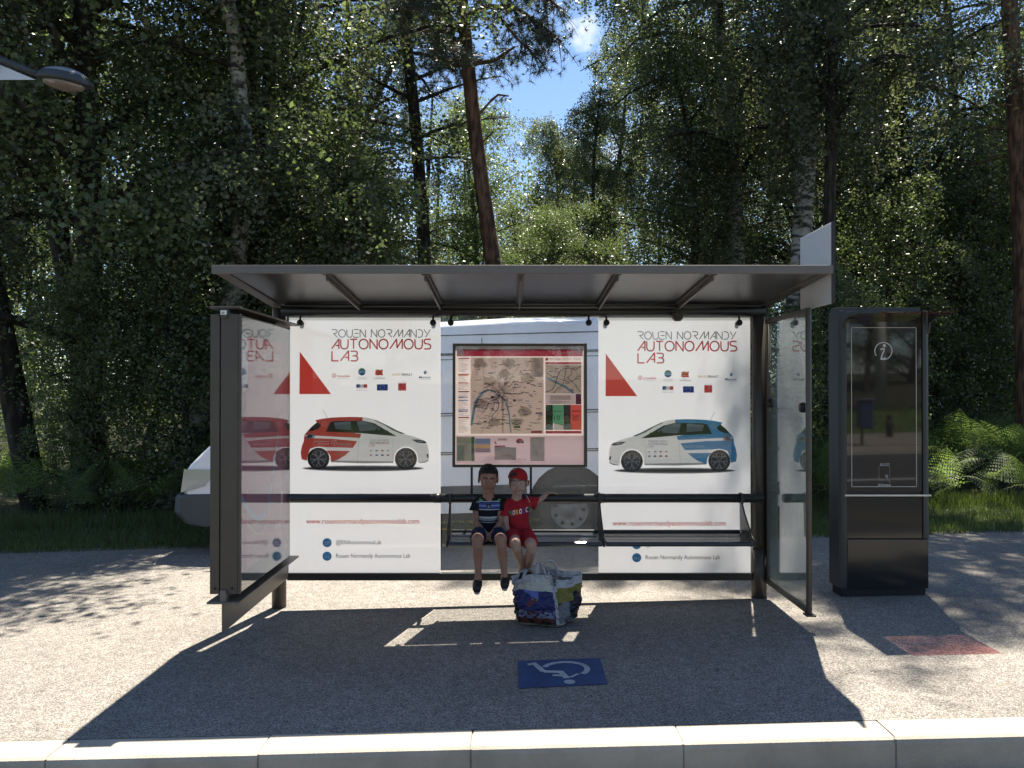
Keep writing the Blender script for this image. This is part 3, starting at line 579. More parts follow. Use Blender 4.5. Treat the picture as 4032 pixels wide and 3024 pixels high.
for pts, c, wd in (([(675,800),(600,780),(550,765),(500,790),(455,805)], '5a4144', 2.6), ([(675,800),(640,850),(560,880),(540,930),(495,995)], '2d3a5c', 2.4), ([(675,800),(625,860),(655,890),(640,960),(590,1010),(585,1070)], '2d3a5c', 2.4), ([(675,800),(760,805),(850,810),(885,790)], '4a4250', 2.0), ([(675,800),(855,520)], '8c8288', 1.4), ([(480,1190),(640,840)], '7a7478', 1.4), ([(600,760),(590,700),(620,690)], 'c4777f', 1.6), ([(790,790),(810,700),(805,690)],'4a5270',1.4), ([(520,690),(500,600),(520,500)],'8a8480',1.2), ([(675,830),(690,960),(690,1180)], 'b9a890', 4)):
    ln(pts, wd, c, 3)
for k in range(150):
    x, y = 400+R()*640, 480+R()*680; wd = 18+R()*34; rc(x, y, min(x+wd, 1076), y+5+R()*3, random.choice(['56589a','6a6a78','4c5274','77727a','7f6f96','5c6a8a','8a8480']), 3.5)
for x, y, x2, y2, c in ((575,828,602,850,'2f3a40'),(790,860,812,880,'4a2a30'),(505,1065,532,1080,'3a4048'),(793,1118,857,1135,'2e7a52'),(1004,985,1068,1000,'6a4f80'),(975,668,1030,680,'e5d9d6'),(960,1160,1068,1186,'c75a80'),(962,458,1074,644,'e0d8d0')): rc(x, y, x2, y2, c, 3.8)
for i in range(22): rc(985+(i % 3)*6, 466+i*8, 1010+R()*50, 469+i*8, '9a938e', 4)
# left column
for y, c in ((462,'b04a5c'),(614,'c86a78'),(780,'7c3340'),(1028,'a03048')): rc(262, y, 366, y+11, c, 2)
for i in range(62):
    y = 478+i*11.4
    if 600 < y < 626 or 765 < y < 793 or 1015 < y < 1042: continue
    rc(262, y, 300+R()*66, y+3.5, random.choice(['8fa0a0','9a928e','7fa3c4','a8a09c','c49a90','8a8a92']), 2)
for y, c in ((626,'d88a5a'),(834,'6f9cc8'),(865,'6f9cc8'),(956,'6f9cc8'),(696,'cc6a6a'),(970,'9a8fb8')): rc(262, y, 355, y+9, c, 2.5)
# right column
a = q(1133,473); rc(1098,462,1126,488,'b83a45',2); A.text('TARIFS ET VOYAGE', a[0], a[1], '6a3a40', 2, h=4, w=48, bold=.02); a = q(1133,486); A.text('EN BUS, TEOR ET MÉTRO', a[0], a[1], '6a3a40', 2, h=4, w=48, bold=.02)
for i in range(4): rc(1256, 460+i*7, 1350, 463+i*7, 'b0a4a0', 2); rc(1365, 460+i*7, 1440, 463+i*7, 'b0a4a0', 2)
rc(1098,502,1444,522,'b83a55',2); a = q(1104,517); A.text('Centre-ville', a[0], a[1], 'eedfe0', 3, h=5, w=44)
rc(1098,524,1444,806,'bfb8ae',2); ln([(1100,650),(1200,695),(1290,740),(1370,800)], 9, '9cc0d8', 2.4)
for k in range(34):
    x, y = 1104+R()*330, 530+R()*260; a = R()*PI; l_ = 40+60*R(); x2, y2 = max(1102, min(1440, x+l_*math.cos(a))), max(528, min(802, y+l_*math.sin(a))); ln([(x,y),(x2,y2)], .7+.6*R(), random.choice(['9a9490','8a8a96','a59a90','e0dcd8']), 2.7)
for pts, c in (([(1245,575),(1210,650),(1190,720),(1165,765),(1102,790)], '3a4080'), ([(1440,545),(1410,560),(1390,580),(1345,560),(1300,560),(1245,575)], '6a5a50'), ([(1300,560),(1285,640),(1270,710),(1210,760),(1175,802)], '6a5a6a'), ([(1102,600),(1190,655),(1260,670),(1330,695),(1380,670),(1410,635),(1440,640)], '5a3a38'), ([(1345,570),(1350,620),(1310,650),(1385,720),(1430,790)], '7a7068')): ln(pts, 2.4, c, 3)
for x, y in ((1130,590),(1190,560),(1290,540),(1360,555),(1180,635),(1290,700),(1390,660),(1330,765)): rc(x, y, x+36, y+7, '5a5a9a', 3.6)
rc(1098,810,1386,908,'d4ccd0',2); rc(1388,808,1443,908,'5a2848',2)
for i in range(5): rc(1145, 825+i*8, 1340, 829+i*8, ('6a6258','b0a050')[i % 2], 3)
for i in range(6): rc(1130+(i % 3)*12, 872+i*6, 1230+R()*120, 875+i*6, 'a8a0a0', 3)
rc(1100,912,1170,1153,'28282c',2); rc(1272,912,1340,1153,'303034',2); rc(1340,912,1445,1153,'de5f58',2.2); rc(1176,1095,1350,1153,'cfd0cc',2.1)
A.poly([q(1166,912), q(1272,912), q(1270,1110), q(1170,1090)], '5fae8a', 2.4)
a = q(1125,942); A.circ(*a, 11, '4a9a7c', 2.6)
a = q(1176,982); A.text('SALARIE', a[0], a[1], '2a5a4c', 3, h=7, w=34, bold=.01); a = q(1182,1062); A.text('10', a[0], a[1], '2a4a44', 3, h=21, w=22); a = q(1238,1022); A.text('€', a[0], a[1], '2a4a44', 3, h=5)
a = q(1352,982); A.text('SENIOR', a[0], a[1], '6a2a2a', 3, h=7, w=33, bold=.01); a = q(1352,1062); A.text('20', a[0], a[1], '5a2a2a', 3, h=21, w=26); a = q(1414,1022); A.text('€', a[0], a[1], '5a2a2a', 3, h=5)
a = q(1385,932); A.text('astuce', a[0], a[1], 'f0e0e0', 3, h=4, w=18)
for cx_, cy_, hair, skin, shirt in ((1130,1050,'1a1614','4a3428','c8ccd0'),(1303,1050,'9a9894','b08a78','c9c4bc')):
    x, y = q(cx_, cy_); A.poly([(x-14,y+42),(x-10,y+24),(x-3,y+20),(x+5,y+20),(x+15,y+26),(x+18,y+42)], shirt, 2.8); A.circ(x, y-1, 11.5, hair, 3.0, 18, ry=14); A.circ(x, y+3, 7.6, skin, 3.4, 18, ry=11)
rc(1100,1162,1445,1188,'b03a58',2); a = q(1160,1174); A.text('la fabrique à transports', a[0], a[1], 'e8d0d4', 3, h=4, w=48); a = q(1160,1185); A.text('www.reseau-astuce.fr', a[0], a[1], 'e8d0d4', 3, h=4, w=48)
# lower strip
rc(248,1222,388,1450,'aab8a6',2); rc(250,1300,320,1450,'94b49a',2.4); rc(388,1218,418,1452,'2f6a3a',2.4); rc(388,1330,416,1375,'26302a',2.8); rc(422,1236,571,1292,'8fa8d0',2.4); rc(422,1292,571,1328,'dcc27c',2.4); rc(422,1328,571,1368,'a89ab0',2.4); rc(422,1362,571,1368,'6f9a84',2.6)
for i in range(26): ln([(255+R()*120, 1230+R()*210), (255+R()*120, 1230+R()*210)], .5, '8a9a94', 2.8)
A.poly([q(610,1252), q(636,1290), q(610,1290)], RED, 2.4); a = q(640,1243); A.glyphs('ROUEN NORMANDY', a[0], a[1], 4, 36, .7, '77787a', 3); a = q(640,1254); A.glyphs('AUTONOMOUS', a[0], a[1], 4.5, 37, .9, '77787a', 3)
rc(610,1302,712,1322,'b02a40',2.4); rc(610,1322,818,1440,'b4b8b0',2.3); A.poly([q(610,1322), q(700,1312), q(818,1325), q(818,1345), q(700,1325), q(610,1360)], 'c8ced0', 2.5); rc(755,1400,815,1438,'c9c9c6',2.8); rc(765,1430,808,1435,'3a3a3a',3)
for i in range(16): ln([(615+R()*195, 1330+R()*100), (615+R()*195, 1330+R()*100)], .5, '9a9a98', 2.7)
rc(952,1226,1090,1452,'b8beb6',2.3); rc(952,1226,1090,1232,'55585a',2.6); ln([(960,1300),(1000,1310),(1050,1290),(1088,1330)], 2.4, '9cc0d8', 2.6)
for i in range(30): ln([(958+R()*125, 1240+R()*205), (958+R()*125, 1240+R()*205)], .6, '8d9494', 2.7)
a = q(815,1262); A.poly([(a[0]-1,a[1]+3),(a[0]+2,a[1]-6),(a[0]+12,a[1]-11),(a[0]+22,a[1]-9),(a[0]+31,a[1]-1),(a[0]+31,a[1]+5),(a[0]+14,a[1]+9)], 'c02f3c', 2.6); A.poly([(a[0]+14,a[1]-4),(a[0]+24,a[1]-6),(a[0]+31,a[1]),(a[0]+30,a[1]+5),(a[0]+14,a[1]+7)], 'd8d8d8', 2.9); A.circ(a[0]+9, a[1]+5, 4, '222426', 3.2, 12); A.circ(a[0]+27, a[1]+5, 3.4, '222426', 3.2, 12)
a = q(840,1440); A.ring(a[0]+4, a[1]-3, 3, 4, '55585c', 2.4); A.text('transdev', a[0]+11, a[1], '6a6a6e', 2.4, h=4.5, w=20)
A.build('map_sheet', M_mapprint, MC)
MB().box(x0+t+.001, x1-t-.001, 6.474, 6.477, z0+t+.001, z1-t-.001).build('map_cover', M_mapglass, MC)
MB().box(x0+t+.001, x1-t-.001, 6.496, 6.500, z0+t+.001, z1-t-.001).build('backing', print_back, MC)
# ================================================================ information kiosk
KI = empty('information_kiosk', (2.92, 6.6, gz(2.92))); tag(KI, 'tall dark grey information kiosk with black glass front right of the bus shelter', 'kiosk')
M_kbody = pbr('kiosk_paint', (.042,.047,.050), .38, .2, .5, noise=.1, nscale=5)
M_kglass = pbr('kiosk_black_glass', (.020,.017,.015), .03, 0, .5, ior=1.62)
M_klow = pbr('kiosk_gloss_panel', (.018,.019,.019), .10, 0, .5, ior=1.5)
x0, x1 = 2.567, 3.272
pl = [(x0+.0,6.50),(x0+.012,6.477),(x0+.045,6.470),(x1-.045,6.470),(x1-.012,6.477),(x1,6.50),(x1,6.70),(x0,6.70)]
mb = MB(); mb.prism([(x0,6.50),(x0+.010,6.478),(x0+.03,6.470),(x0+.055,6.470),(x0+.055,6.70),(x0,6.70)], 'z', .13, 2.30)
mb.prism([(x1,6.50),(x1-.010,6.478),(x1-.03,6.470),(x1-.055,6.470),(x1-.055,6.70),(x1,6.70)], 'z', .52, 2.30)
mb.box(x0+.056, x1-.056, 6.50, 6.70, .13, 2.30); mb.box(x1-.0555, x1-.012, 6.49, 6.70, .13, .519)
mb.box(x0+.01, x1-.03, 6.56, 6.69, 2.301, 2.335)
KB = mb.build('cabinet', M_kbody, KI, .003)
MB().box(x0+.02, x1-.03, 6.49, 6.68, .04, .129).build('plinth', M_rubber, KI)
MB().box(x0+.058, x1-.058, 6.484, 6.4985, .885, 2.292).build('black_glass', M_kglass, KI, .002)
MB().box(x0+.058, x1-.014, 6.474, 6.489, .132, .515).build('lower_panel', M_klow, KI, .004)
MB().box(x0+.058, x1-.058, 6.481, 6.4985, .520, .845).build('middle_panel', M_klow, KI, .003)
MB().box(x0+.035, x1+.004, 6.462, 6.4695, .850, .866).build('ledge', M_alu, KI, .002)
M_visor = pane('tinted_visor', (.84,.58,.54), 1.5, .04, (.25,.12,.11)); fresnel_fix(M_visor, 1)
KV = MB().box(x0+.16, x1, 6.075, 6.46, 2.248, 2.256).build('visor', M_visor, KI)
mb = MB(); mb.prism([(6.468,2.10),(6.455,2.16),(6.40,2.22),(6.30,2.24),(6.09,2.246),(6.09,2.2475),(6.468,2.2475)], 'x', x0+.005, x0+.018); mb.box(x0+.005,x0+.155,6.10,6.468,2.247,2.262)
mb.build('visor_arm', M_kbody, KI); mb = MB()
mb.prism([(6.468,2.12),(6.44,2.20),(6.35,2.235),(6.20,2.2475),(6.468,2.2475)], 'x', x1-.018, x1-.005); mb.build('visor_arm', M_kbody, KI)
D = 6.4835
A = Art(lambda x, y, l: ((x-CX)/F*D, D-l, CAMZ-(y-CY)/F*D), .0006); W = 'c9cbc8'
xa, xb, ya, yb = 3356, 3611, 1290, 1916
A.stroke([(xa,ya),(xb,ya)], 2, W, 1); A.stroke([(xa,yb),(xb,yb)], 2, W, 1); A.stroke([(xa,ya+1.2),(xa,yb-1.2)], 2, W, 1); A.stroke([(xb,ya+1.2),(xb,yb-1.2)], 2, W, 1)
A.ring(3482, 1382, 32, 35.5, W, 1, 40, -215, 112); A.circ(3486, 1361, 6, W, 1, 14)
A.stroke([(3470,1377),(3480,1372),(3485,1374),(3484,1382),(3475,1402),(3474,1411),(3480,1414),(3490,1408)], 5, W, 1)
A.stroke([(3474,1404),(3462,1402)], 1.5, W, 1, False) if False else None
A.text('JCDecaux', 3459, 1912, W, 1, h=7, w=52, bold=.02)
for seg in (((3463,1834),(3505,1834)),((3505,1835),(3505,1875)),((3463,1835),(3463,1890)),((3464,1890),(3486,1890))): A.stroke(list(seg), 1.1, '9a9c9a', 1)
A.circ(3493, 1875, 6.5, '8a8884', 1.4, 12); A.poly([(3489,1882),(3498,1881),(3506,1888),(3508,1900),(3503,1900),(3501,1892),(3493,1893)], '77756f', 1.2)
A.circ(3472, 1826, 2.2, W, 1, 8); A.ring(3472, 1830, 2.4, 3.6, W, 1, 12); A.text('ACCESSIBLE', 3478, 1828, W, 1, h=4, w=28); A.text('À TOUS', 3478, 1833.5, W, 1, h=4, w=24)
A.build('printed_sign', M_sticker, KI)
# ================================================================ white van behind the shelter
VN = empty('van', (-3.56, 8.80, gz(-1.2)-.02)); VN.rotation_euler = (0, math.radians(-1.55), 0)
tag(VN, 'white panel van parked behind the bus shelter, nose to the left', 'van')
M_van = pbr('van_white', (.72,.74,.78), .28, 0, .5, noise=.05, nscale=2.5, coat=.5)
M_vanblk = pbr('bumper_plastic', (.055,.06,.066), .55, noise=.1, nscale=9)
M_seam = pbr('seam_shadow_gap', (.06,.065,.07), .7)
M_lamp = pbr('lamp_lens', (.36,.36,.33), .08, 0, .8, coat=1)
M_vglass = pbr('van_window', (.012,.015,.018), .04, 0, .8)
def at_local(root): return lambda p: root.matrix_basis @ Vector(p)
def local_build(mb, name, mats, root, **k):
    o = mb.build(name, mats, None, **k); o.parent = root; return o
def arcp(cx, cz, r, a0, a1, n=12): return [(cx+r*math.cos(math.radians(a0+(a1-a0)*i/n)), cz+r*math.sin(math.radians(a0+(a1-a0)*i/n))) for i in range(n+1)]
prof = [(.02,.62),(.00,.72),(.03,.84),(.10,.93),(.30,1.11),(.60,1.26),(.98,1.38),(1.30,1.80),(1.62,2.17),(1.78,2.29),(2.1,2.39),(3.6,2.44),(5.0,2.42),(5.15,2.34),(5.22,2.0),(5.26,1.0),(5.25,.44)]
low = [(5.25,.40)]+[(4.62,.36)]+arcp(4.19,.40,.43,-5,185)+[(3.72,.34),(1.46,.34)]+arcp(1.0,.40,.43,-5,185)+[(.5,.36),(.10,.40)]
full = prof+low; n = len(full); mb = MB()
sl = [(0,.0),(.05,.45),(.22,.85),(.97,1.0),(1.72,.85),(1.89,.45),(1.94,0)]
V = []
for y, k in sl:
    for x, z in full:
        nose = (1-k)*.13*max(0, 1-x/1.5); roof = (1-k)*.09*max(0, (z-1.9)/.5); tum = 0
        yy = y + (0.10 if y < .97 else -.10)*max(0, (z-1.15)/1.3)*(1 if k < .9 else 0)
        V.append((x+nose, yy, z-roof))
Fc = [(j*n+i, j*n+(i+1) % n, (j+1)*n+(i+1) % n, (j+1)*n+i) for j in range(len(sl)-1) for i in range(n)]
mb.add(V, Fc, 0, True); mb.add(V[:n], [tuple(range(n))], 0); mb.add(V[-n:], [tuple(range(n-1, -1, -1))], 0)
def side(x0, x1, z, h, d=.003, m=1):
    yo = .10*max(0, (z-1.15)/1.3)-d
    mb.add([(x0,yo,z-h),(x1,yo,z-h),(x1,yo+.006,z+h),(x0,yo+.006,z+h)], [(0,1,2,3)], m)
for z, h, x0, x1 in ((2.235,.006,1.9,5.1),(2.03,.014,2.0,5.12),(1.975,.004,2.0,5.12),(1.40,.006,2.05,5.2),(1.375,.004,2.05,5.2),(.985,.006,1.45,5.2),(.965,.005,1.45,5.2)): side(x0, x1, z, h)
for x in (1.42,2.02,3.30,): mb.add([(x,-.004,.42),(x+.008,-.004,.42),(x+.008,.078,2.2),(x,.078,2.2)], [(0,1,2,3)], 1)
side(1.46, 3.74, .56, .07, .012, 2); side(4.64, 5.2, .56, .07, .012, 2)
local_build(mb, 'body', [M_van, M_seam, M_vanblk], VN)
mb = MB(); mb.box(.5, 5.0, .25, 1.69, .22, .75); mb.box(.56,1.44,.05,1.89,.4,.83,0); mb.box(3.76,4.62,.05,1.89,.4,.83,0); local_build(mb, 'chassis', M_rubber, VN)
mb = MB(); pf = [(-.035,.58),(.0,.62),(.42,.615),(.5,.45),(.52,.33),(.25,.26),(.05,.30),(-.05,.42)]
V = [(x+(.10 if y in (-.02,1.96) else 0), y, z) for y in (-.02,.12,.97,1.82,1.96) for x, z in pf]; n = len(pf)
mb.add(V, [(j*n+i, j*n+(i+1) % n, (j+1)*n+(i+1) % n, (j+1)*n+i) for j in range(4) for i in range(n)], 0, False); mb.add(V[:n], [tuple(range(n))]); mb.add(V[-n:], [tuple(range(n-1,-1,-1))])
local_build(mb, 'bumper', M_vanblk, VN, bevel=.02)
for s in (0, 1):
    yy = (lambda v: v) if s == 0 else (lambda v: 1.94-v)
    mb = MB(); mb.add([(-.008,yy(.30),.66),(.085,yy(-.008),.64),(.33,yy(-.008),.70),(.46,yy(-.008),.87),(.12,yy(.0),.885),(.02,yy(.28),.87)], [(0,1,4,5),(1,2,3,4)], 0, False)
    o = local_build(mb, 'headlight', M_lamp, VN); b = o.modifiers.new('thick', 'SOLIDIFY'); b.thickness = .012; b.offset = 1
mb = MB(); mb.add([(1.02,.15,1.40),(1.70,.22,2.20),(1.70,1.72,2.20),(1.02,1.79,1.40)], [(0,1,2,3)]); o = local_build(mb, 'windscreen', M_vglass, VN); o.location.z = .012; o.location.x = -.02
for s in (0, 1):
    f_ = (lambda z: .10*(z-1.15)/1.3-.006) if s == 0 else (lambda z: 1.94-.10*(z-1.15)/1.3+.006)
    mb = MB(); mb.add([(1.22,f_(1.30),1.30),(1.98,f_(1.30),1.30),(1.98,f_(2.0),2.0),(1.66,f_(2.0),2.0)], [(0,1,2,3)]); local_build(mb, 'side_window', M_vglass, VN)
    mb = MB(); mb.box(5.235, 5.262, .03 if s == 0 else 1.80, .14 if s == 0 else 1.91, .75, 1.25); local_build(mb, 'tail_light', pbr('tail_lens', (.35,.02,.015), .15, coat=1), VN, bevel=.01)
    mb = MB(); mb.box(1.18,1.30,(-.22 if s == 0 else 1.98),(-.04 if s == 0 else 2.16),1.32,1.56); local_build(mb, 'wing_mirror', M_vanblk, VN, bevel=.03)
M_tyre = pbr('tyre', (.018,.018,.019), .8, noise=.2); M_rim = pbr('steel_rim', (.16,.165,.17), .5, .5, noise=.35, nscale=14)
for x in (1.0, 4.19):
    for y, sg in ((.03, 1), (1.91, -1)):
        mb = MB(); mb.lathe([(.20,0),(.27,-.012),(.315,0),(.335,.03),(.335,.17),(.315,.20),(.2,.20)], (x, y, .335), (0,sg,0), 32); wo = local_build(mb, 'wheel', M_tyre, VN)
        mb = MB(); mb.lathe([(.0,.02),(.05,.015),(.06,.03),(.13,.035),(.15,.02),(.185,.03),(.205,.004),(.21,.0),(.205,.05)], (x, y, .335), (0,sg,0), 32)
        for k in range(9):
            a = k*2*PI/9; mb.lathe([(.0,-.001),(.019,-.001),(.019,.02)], (x+.152*math.cos(a), y+sg*.016, .335+.152*math.sin(a)), (0,sg,0), 10, 1)
        r_ = mb.build('rim', [M_rim, M_rubber]); r_.parent = wo
# ================================================================ vegetation
def leafmat(name, col, trans, rough=.38, var=.35, hue=.03, spec=.55, tcol=None):
    m, N, L = nmat(name); b = N['Principled BSDF']; o = N['Material Output']
    g = N.new('ShaderNodeNewGeometry'); tc = N.new('ShaderNodeTexCoord'); no = N.new('ShaderNodeTexNoise'); no.inputs['Scale'].default_value = .8; no.inputs['Detail'].default_value = 3
    L.new(tc.outputs['Object'], no.inputs['Vector'])
    oi = N.new('ShaderNodeObjectInfo')
    h = N.new('ShaderNodeHueSaturation'); h.inputs['Color'].default_value = (*col, 1)
    a = N.new('ShaderNodeMapRange'); a.inputs['To Min'].default_value = 1-var; a.inputs['To Max'].default_value = 1+var*1.5; L.new(g.outputs['Random Per Island'], a.inputs['Value'])
    c = N.new('ShaderNodeMapRange'); c.inputs['To Min'].default_value = .5-hue; c.inputs['To Max'].default_value = .5+hue; L.new(no.outputs['Fac'], c.inputs['Value'])
    d = N.new('ShaderNodeMapRange'); d.inputs['To Min'].default_value = .75; d.inputs['To Max'].default_value = 1.25; L.new(oi.outputs['Random'], d.inputs['Value'])
    e = N.new('ShaderNodeMath'); e.operation = 'MULTIPLY'; L.new(a.outputs[0], e.inputs[0]); L.new(d.outputs[0], e.inputs[1])
    L.new(e.outputs[0], h.inputs['Value']); L.new(c.outputs[0], h.inputs['Hue']); L.new(h.outputs[0], b.inputs['Base Color'])
    b.inputs['Roughness'].default_value = rough; b.inputs['Specular IOR Level'].default_value = spec
    t = N.new('ShaderNodeBsdfTranslucent'); s = N.new('ShaderNodeVectorMath'); s.operation = 'MULTIPLY'; s.inputs[1].default_value = tcol or (2.1,2.3,1.3); L.new(h.outputs[0], s.inputs[0]); L.new(s.outputs[0], t.inputs[0])
    x = N.new('ShaderNodeMixShader'); x.inputs[0].default_value = trans; L.new(b.outputs[0], x.inputs[1]); L.new(t.outputs[0], x.inputs[2]); L.new(x.outputs[0], o.inputs[0]); return m
M_leafB = leafmat('birch_leaf', (.072,.083,.050), .38, .38)
M_leafH = leafmat('hazel_leaf', (.074,.093,.044), .40, .38)
M_needle = leafmat('pine_needle', (.045,.062,.042), .12, .45, hue=.01)
M_fern = leafmat('bracken_frond', (.12,.155,.07), .38, .5, tcol=(1.7,2.0,.9))
M_grass = leafmat('grass_blade', (.075,.10,.032), .35, .5, tcol=(1.8,2.0,.8))
def bark(name, a, b_, sc=(6,6,1.5), rough=.9, th=(.45,.6)):
    m, N, L = nmat(name); b = N['Principled BSDF']; b.inputs['Roughness'].default_value = rough; b.inputs['Specular IOR Level'].default_value = .2
    tc = N.new('ShaderNodeTexCoord'); mp = N.new('ShaderNodeMapping'); mp.inputs['Scale'].default_value = sc; no = N.new('ShaderNodeTexNoise'); no.inputs['Scale'].default_value = 2; no.inputs['Detail'].default_value = 8
    L.new(tc.outputs['Object'], mp.inputs[0]); L.new(mp.outputs[0], no.inputs['Vector']); r = N.new('ShaderNodeValToRGB'); r.color_ramp.elements[0].position = th[0]; r.color_ramp.elements[0].color = (*a, 1); r.color_ramp.elements[1].position = th[1]; r.color_ramp.elements[1].color = (*b_, 1)
    L.new(no.outputs['Fac'], r.inputs['Fac']); L.new(r.outputs[0], b.inputs['Base Color'])
    bp = N.new('ShaderNodeBump'); bp.inputs['Strength'].default_value = .8; bp.inputs['Distance'].default_value = .03; L.new(no.outputs['Fac'], bp.inputs['Height']); L.new(bp.outputs[0], b.inputs['Normal']); return m
M_birchbark = bark('birch_bark', (.05,.045,.04), (.36,.34,.31), (3,3,7), th=(.40,.54))
M_pinebark = bark('pine_bark', (.045,.028,.02), (.17,.095,.06), (7,7,1.6), th=(.4,.62))
M_darkbark = bark('dark_bark', (.022,.02,.016), (.06,.052,.042), (7,7,1.6))
def leaf_quads(P, size, rng, asp=.75, jitter=.35, flat=None):
    n = len(P); a = rng.normal(size=(n,3)); a /= np.linalg.norm(a, axis=1)[:,None]
    if flat is not None: a[:,2] *= flat; a /= np.linalg.norm(a, axis=1)[:,None]
    b = rng.normal(size=(n,3)); b -= (a*b).sum(1)[:,None]*a; b /= np.linalg.norm(b, axis=1)[:,None]
    s = size*(1+jitter*rng.uniform(-1,1,n))[:,None]; w_ = s*asp
    V = np.stack([P-a*s*.5, P+b*w_*.5-a*s*.08, P+a*s*.5, P-b*w_*.5-a*s*.08], 1); return V.reshape(-1,3)
def curve_pts(rng, base, az, el, L_, droop, k=6):
    p = np.array(base, float); d = np.array([math.cos(az)*math.cos(el), math.sin(az)*math.cos(el), math.sin(el)]); out = [p.copy()]
    for i in range(k-1):
        d = d + np.array([rng.normal()*.12, rng.normal()*.12, -droop*(i+1)/k]); d /= np.linalg.norm(d); p = p+d*L_/(k-1); out.append(p.copy())
    return np.array(out)
def trunk_line(rng, h, bend, k=10):
    ph = rng.uniform(0, 6.28, 2); return np.array([[bend*h*.08*math.sin(t*3.1+ph[0])-bend*h*.08*math.sin(ph[0]), bend*h*.06*math.sin(t*2.6+ph[1])-bend*h*.06*math.sin(ph[1]), h*t] for t in np.linspace(0, 1, k)])
def interp(L_, t): f = t*(len(L_)-1); i = min(int(f), len(L_)-2); return L_[i]*(1-(f-i))+L_[i+1]*(f-i)
def make_birch(name, seed, h=13, r0=.13, t0=.22, spread=2.0, nl=40, leaves=52000, size=.052, mt=None, ml=None, droop=.55, strand=1.1, pend=True, bend=1.0):
    rng = np.random.default_rng(seed); T = trunk_line(rng, h, bend); mb = MB(); mb.tube([tuple(p) for p in T], [r0*(1-t)**.8+.012 for t in np.linspace(0, 1, len(T))], 12)
    pts = []; per = leaves//(nl*8)
    for i in range(nl):
        t = t0+(1-t0)*(i+rng.uniform())/nl; base = interp(T, min(t,.985)); az = i*2.4+rng.uniform(-.6,.6)
        shape = (math.sin(PI*min(1, ((t-t0)/(1-t0))*.8+.22)))**.7
        Lb = spread*(.45+.75*rng.uniform())*(.35+.75*shape); B = curve_pts(rng, base, az, math.radians(rng.uniform(20,60)), Lb, droop)
        rr = r0*(1-t)*.45+.010; mb.tube([tuple(p) for p in B], [rr*(1-k/6)+.004 for k in range(len(B))], 5, 1, caps=False)
        for j in range(8):
            s = .25+.75*(j+rng.uniform())/8; b = interp(B, min(s,.99)); az2 = rng.uniform(0, 6.28); l2 = .25+.6*rng.uniform()
            C = curve_pts(rng, b, az2, math.radians(rng.uniform(-10,35)), l2, .6, 4)
            if j % 2 == 0: mb.tube([tuple(p) for p in C], [.008,.006,.004,.003], 4, 1, caps=False)
            m_ = int(per*rng.uniform(.3,1.8))
            if pend:
                ls = strand*rng.uniform(.25,1.0); k = rng.uniform(0,1,m_); e = C[-1]; q1 = m_//3
                A_ = np.array([interp(C, u) for u in rng.uniform(.1,1,q1)]) if q1 else np.zeros((0,3)); k2 = rng.uniform(0,1,m_-q1)
                Bp = e+np.stack([.08*np.sin(k2*3+az2), .08*np.cos(k2*3), -ls*k2], 1); Q = np.concatenate([A_, Bp]); Q += rng.normal(size=Q.shape)*np.array([.075,.075,.06])
            else:
                c0_ = C[-1]; Q = c0_+rng.normal(size=(m_,3))*np.array([.26,.26,.17])
            pts.append(Q)
    P = np.concatenate(pts); V = leaf_quads(P, size, rng, flat=.6)
    return mb, V
def make_pine(seed, h=16, r0=.20, t0=.5, spread=2.4, nl=34, tufts=1500, bend=.35, nlen=.12, dead=8):
    rng = np.random.default_rng(seed); T = trunk_line(rng, h, bend); mb = MB(); mb.tube([tuple(p) for p in T], [r0*(1-.75*t)+.01 for t in np.linspace(0, 1, len(T))], 16)
    for i in range(dead):
        t = rng.uniform(.2, t0); b = interp(T, t); B = curve_pts(rng, b, rng.uniform(0,6.28), math.radians(rng.uniform(-5,25)), rng.uniform(.3,1.6), .1, 4); mb.tube([tuple(p) for p in B], [.022,.016,.010,.004], 5, caps=False)
    tf = []; per = max(2, tufts//(nl*7))
    for i in range(nl):
        t = t0+(1-t0)*(i+rng.uniform())/nl; base = interp(T, min(t,.985)); az = i*2.4+rng.uniform(-.6,.6); Lb = spread*(1-.75*(t-t0)/(1-t0))*rng.uniform(.6,1.15)
        B = curve_pts(rng, base, az, math.radians(rng.uniform(0,35)), Lb, .12); mb.tube([tuple(p) for p in B], [.05*(1-k/6)*(1.3-t)+.005 for k in range(len(B))], 5, caps=False)
        for j in range(7):
            s = .3+.7*(j+rng.uniform())/7; b = interp(B, min(s,.99)); C = curve_pts(rng, b, rng.uniform(0,6.28), math.radians(rng.uniform(-20,30)), rng.uniform(.25,.7), .25, 4); mb.tube([tuple(p) for p in C], [.012,.009,.006,.004], 4, caps=False)
            for q_ in range(per): tf.append(interp(C, rng.uniform(.2,1))+rng.normal(size=3)*.05)
    tf = np.array(tf); n = len(tf); k = 26; O = np.repeat(tf, k, 0); d = rng.normal(size=(n*k,3)); d[:,2] += .3; d /= np.linalg.norm(d, axis=1)[:,None]
    e = rng.normal(size=(n*k,3)); e -= (d*e).sum(1)[:,None]*d; e /= np.linalg.norm(e, axis=1)[:,None]; l_ = nlen*rng.uniform(.6,1.2,n*k)[:,None]
    V = np.stack([O-e*.0035, O+e*.0035, O+d*l_], 1).reshape(-1,3); return mb, V
PROTO = {}
def proto(key, kind, mbV, nper, mt, ml):
    mb, V = mbV; t_ = mb.build('trunk', [mt, M_darkbark], None, merge=False); cme = fast_mesh('crown', V, nper, ml); tme = t_.data; bpy.data.objects.remove(t_); PROTO[key] = (kind, tme, cme)
proto('birch_a', 'birch_tree', make_birch('b', 3, bend=2.2), 4, M_birchbark, M_leafB)
proto('birch_b', 'birch_tree', make_birch('b', 8, h=12, spread=1.7, nl=38, strand=1.4), 4, M_darkbark, M_leafB)
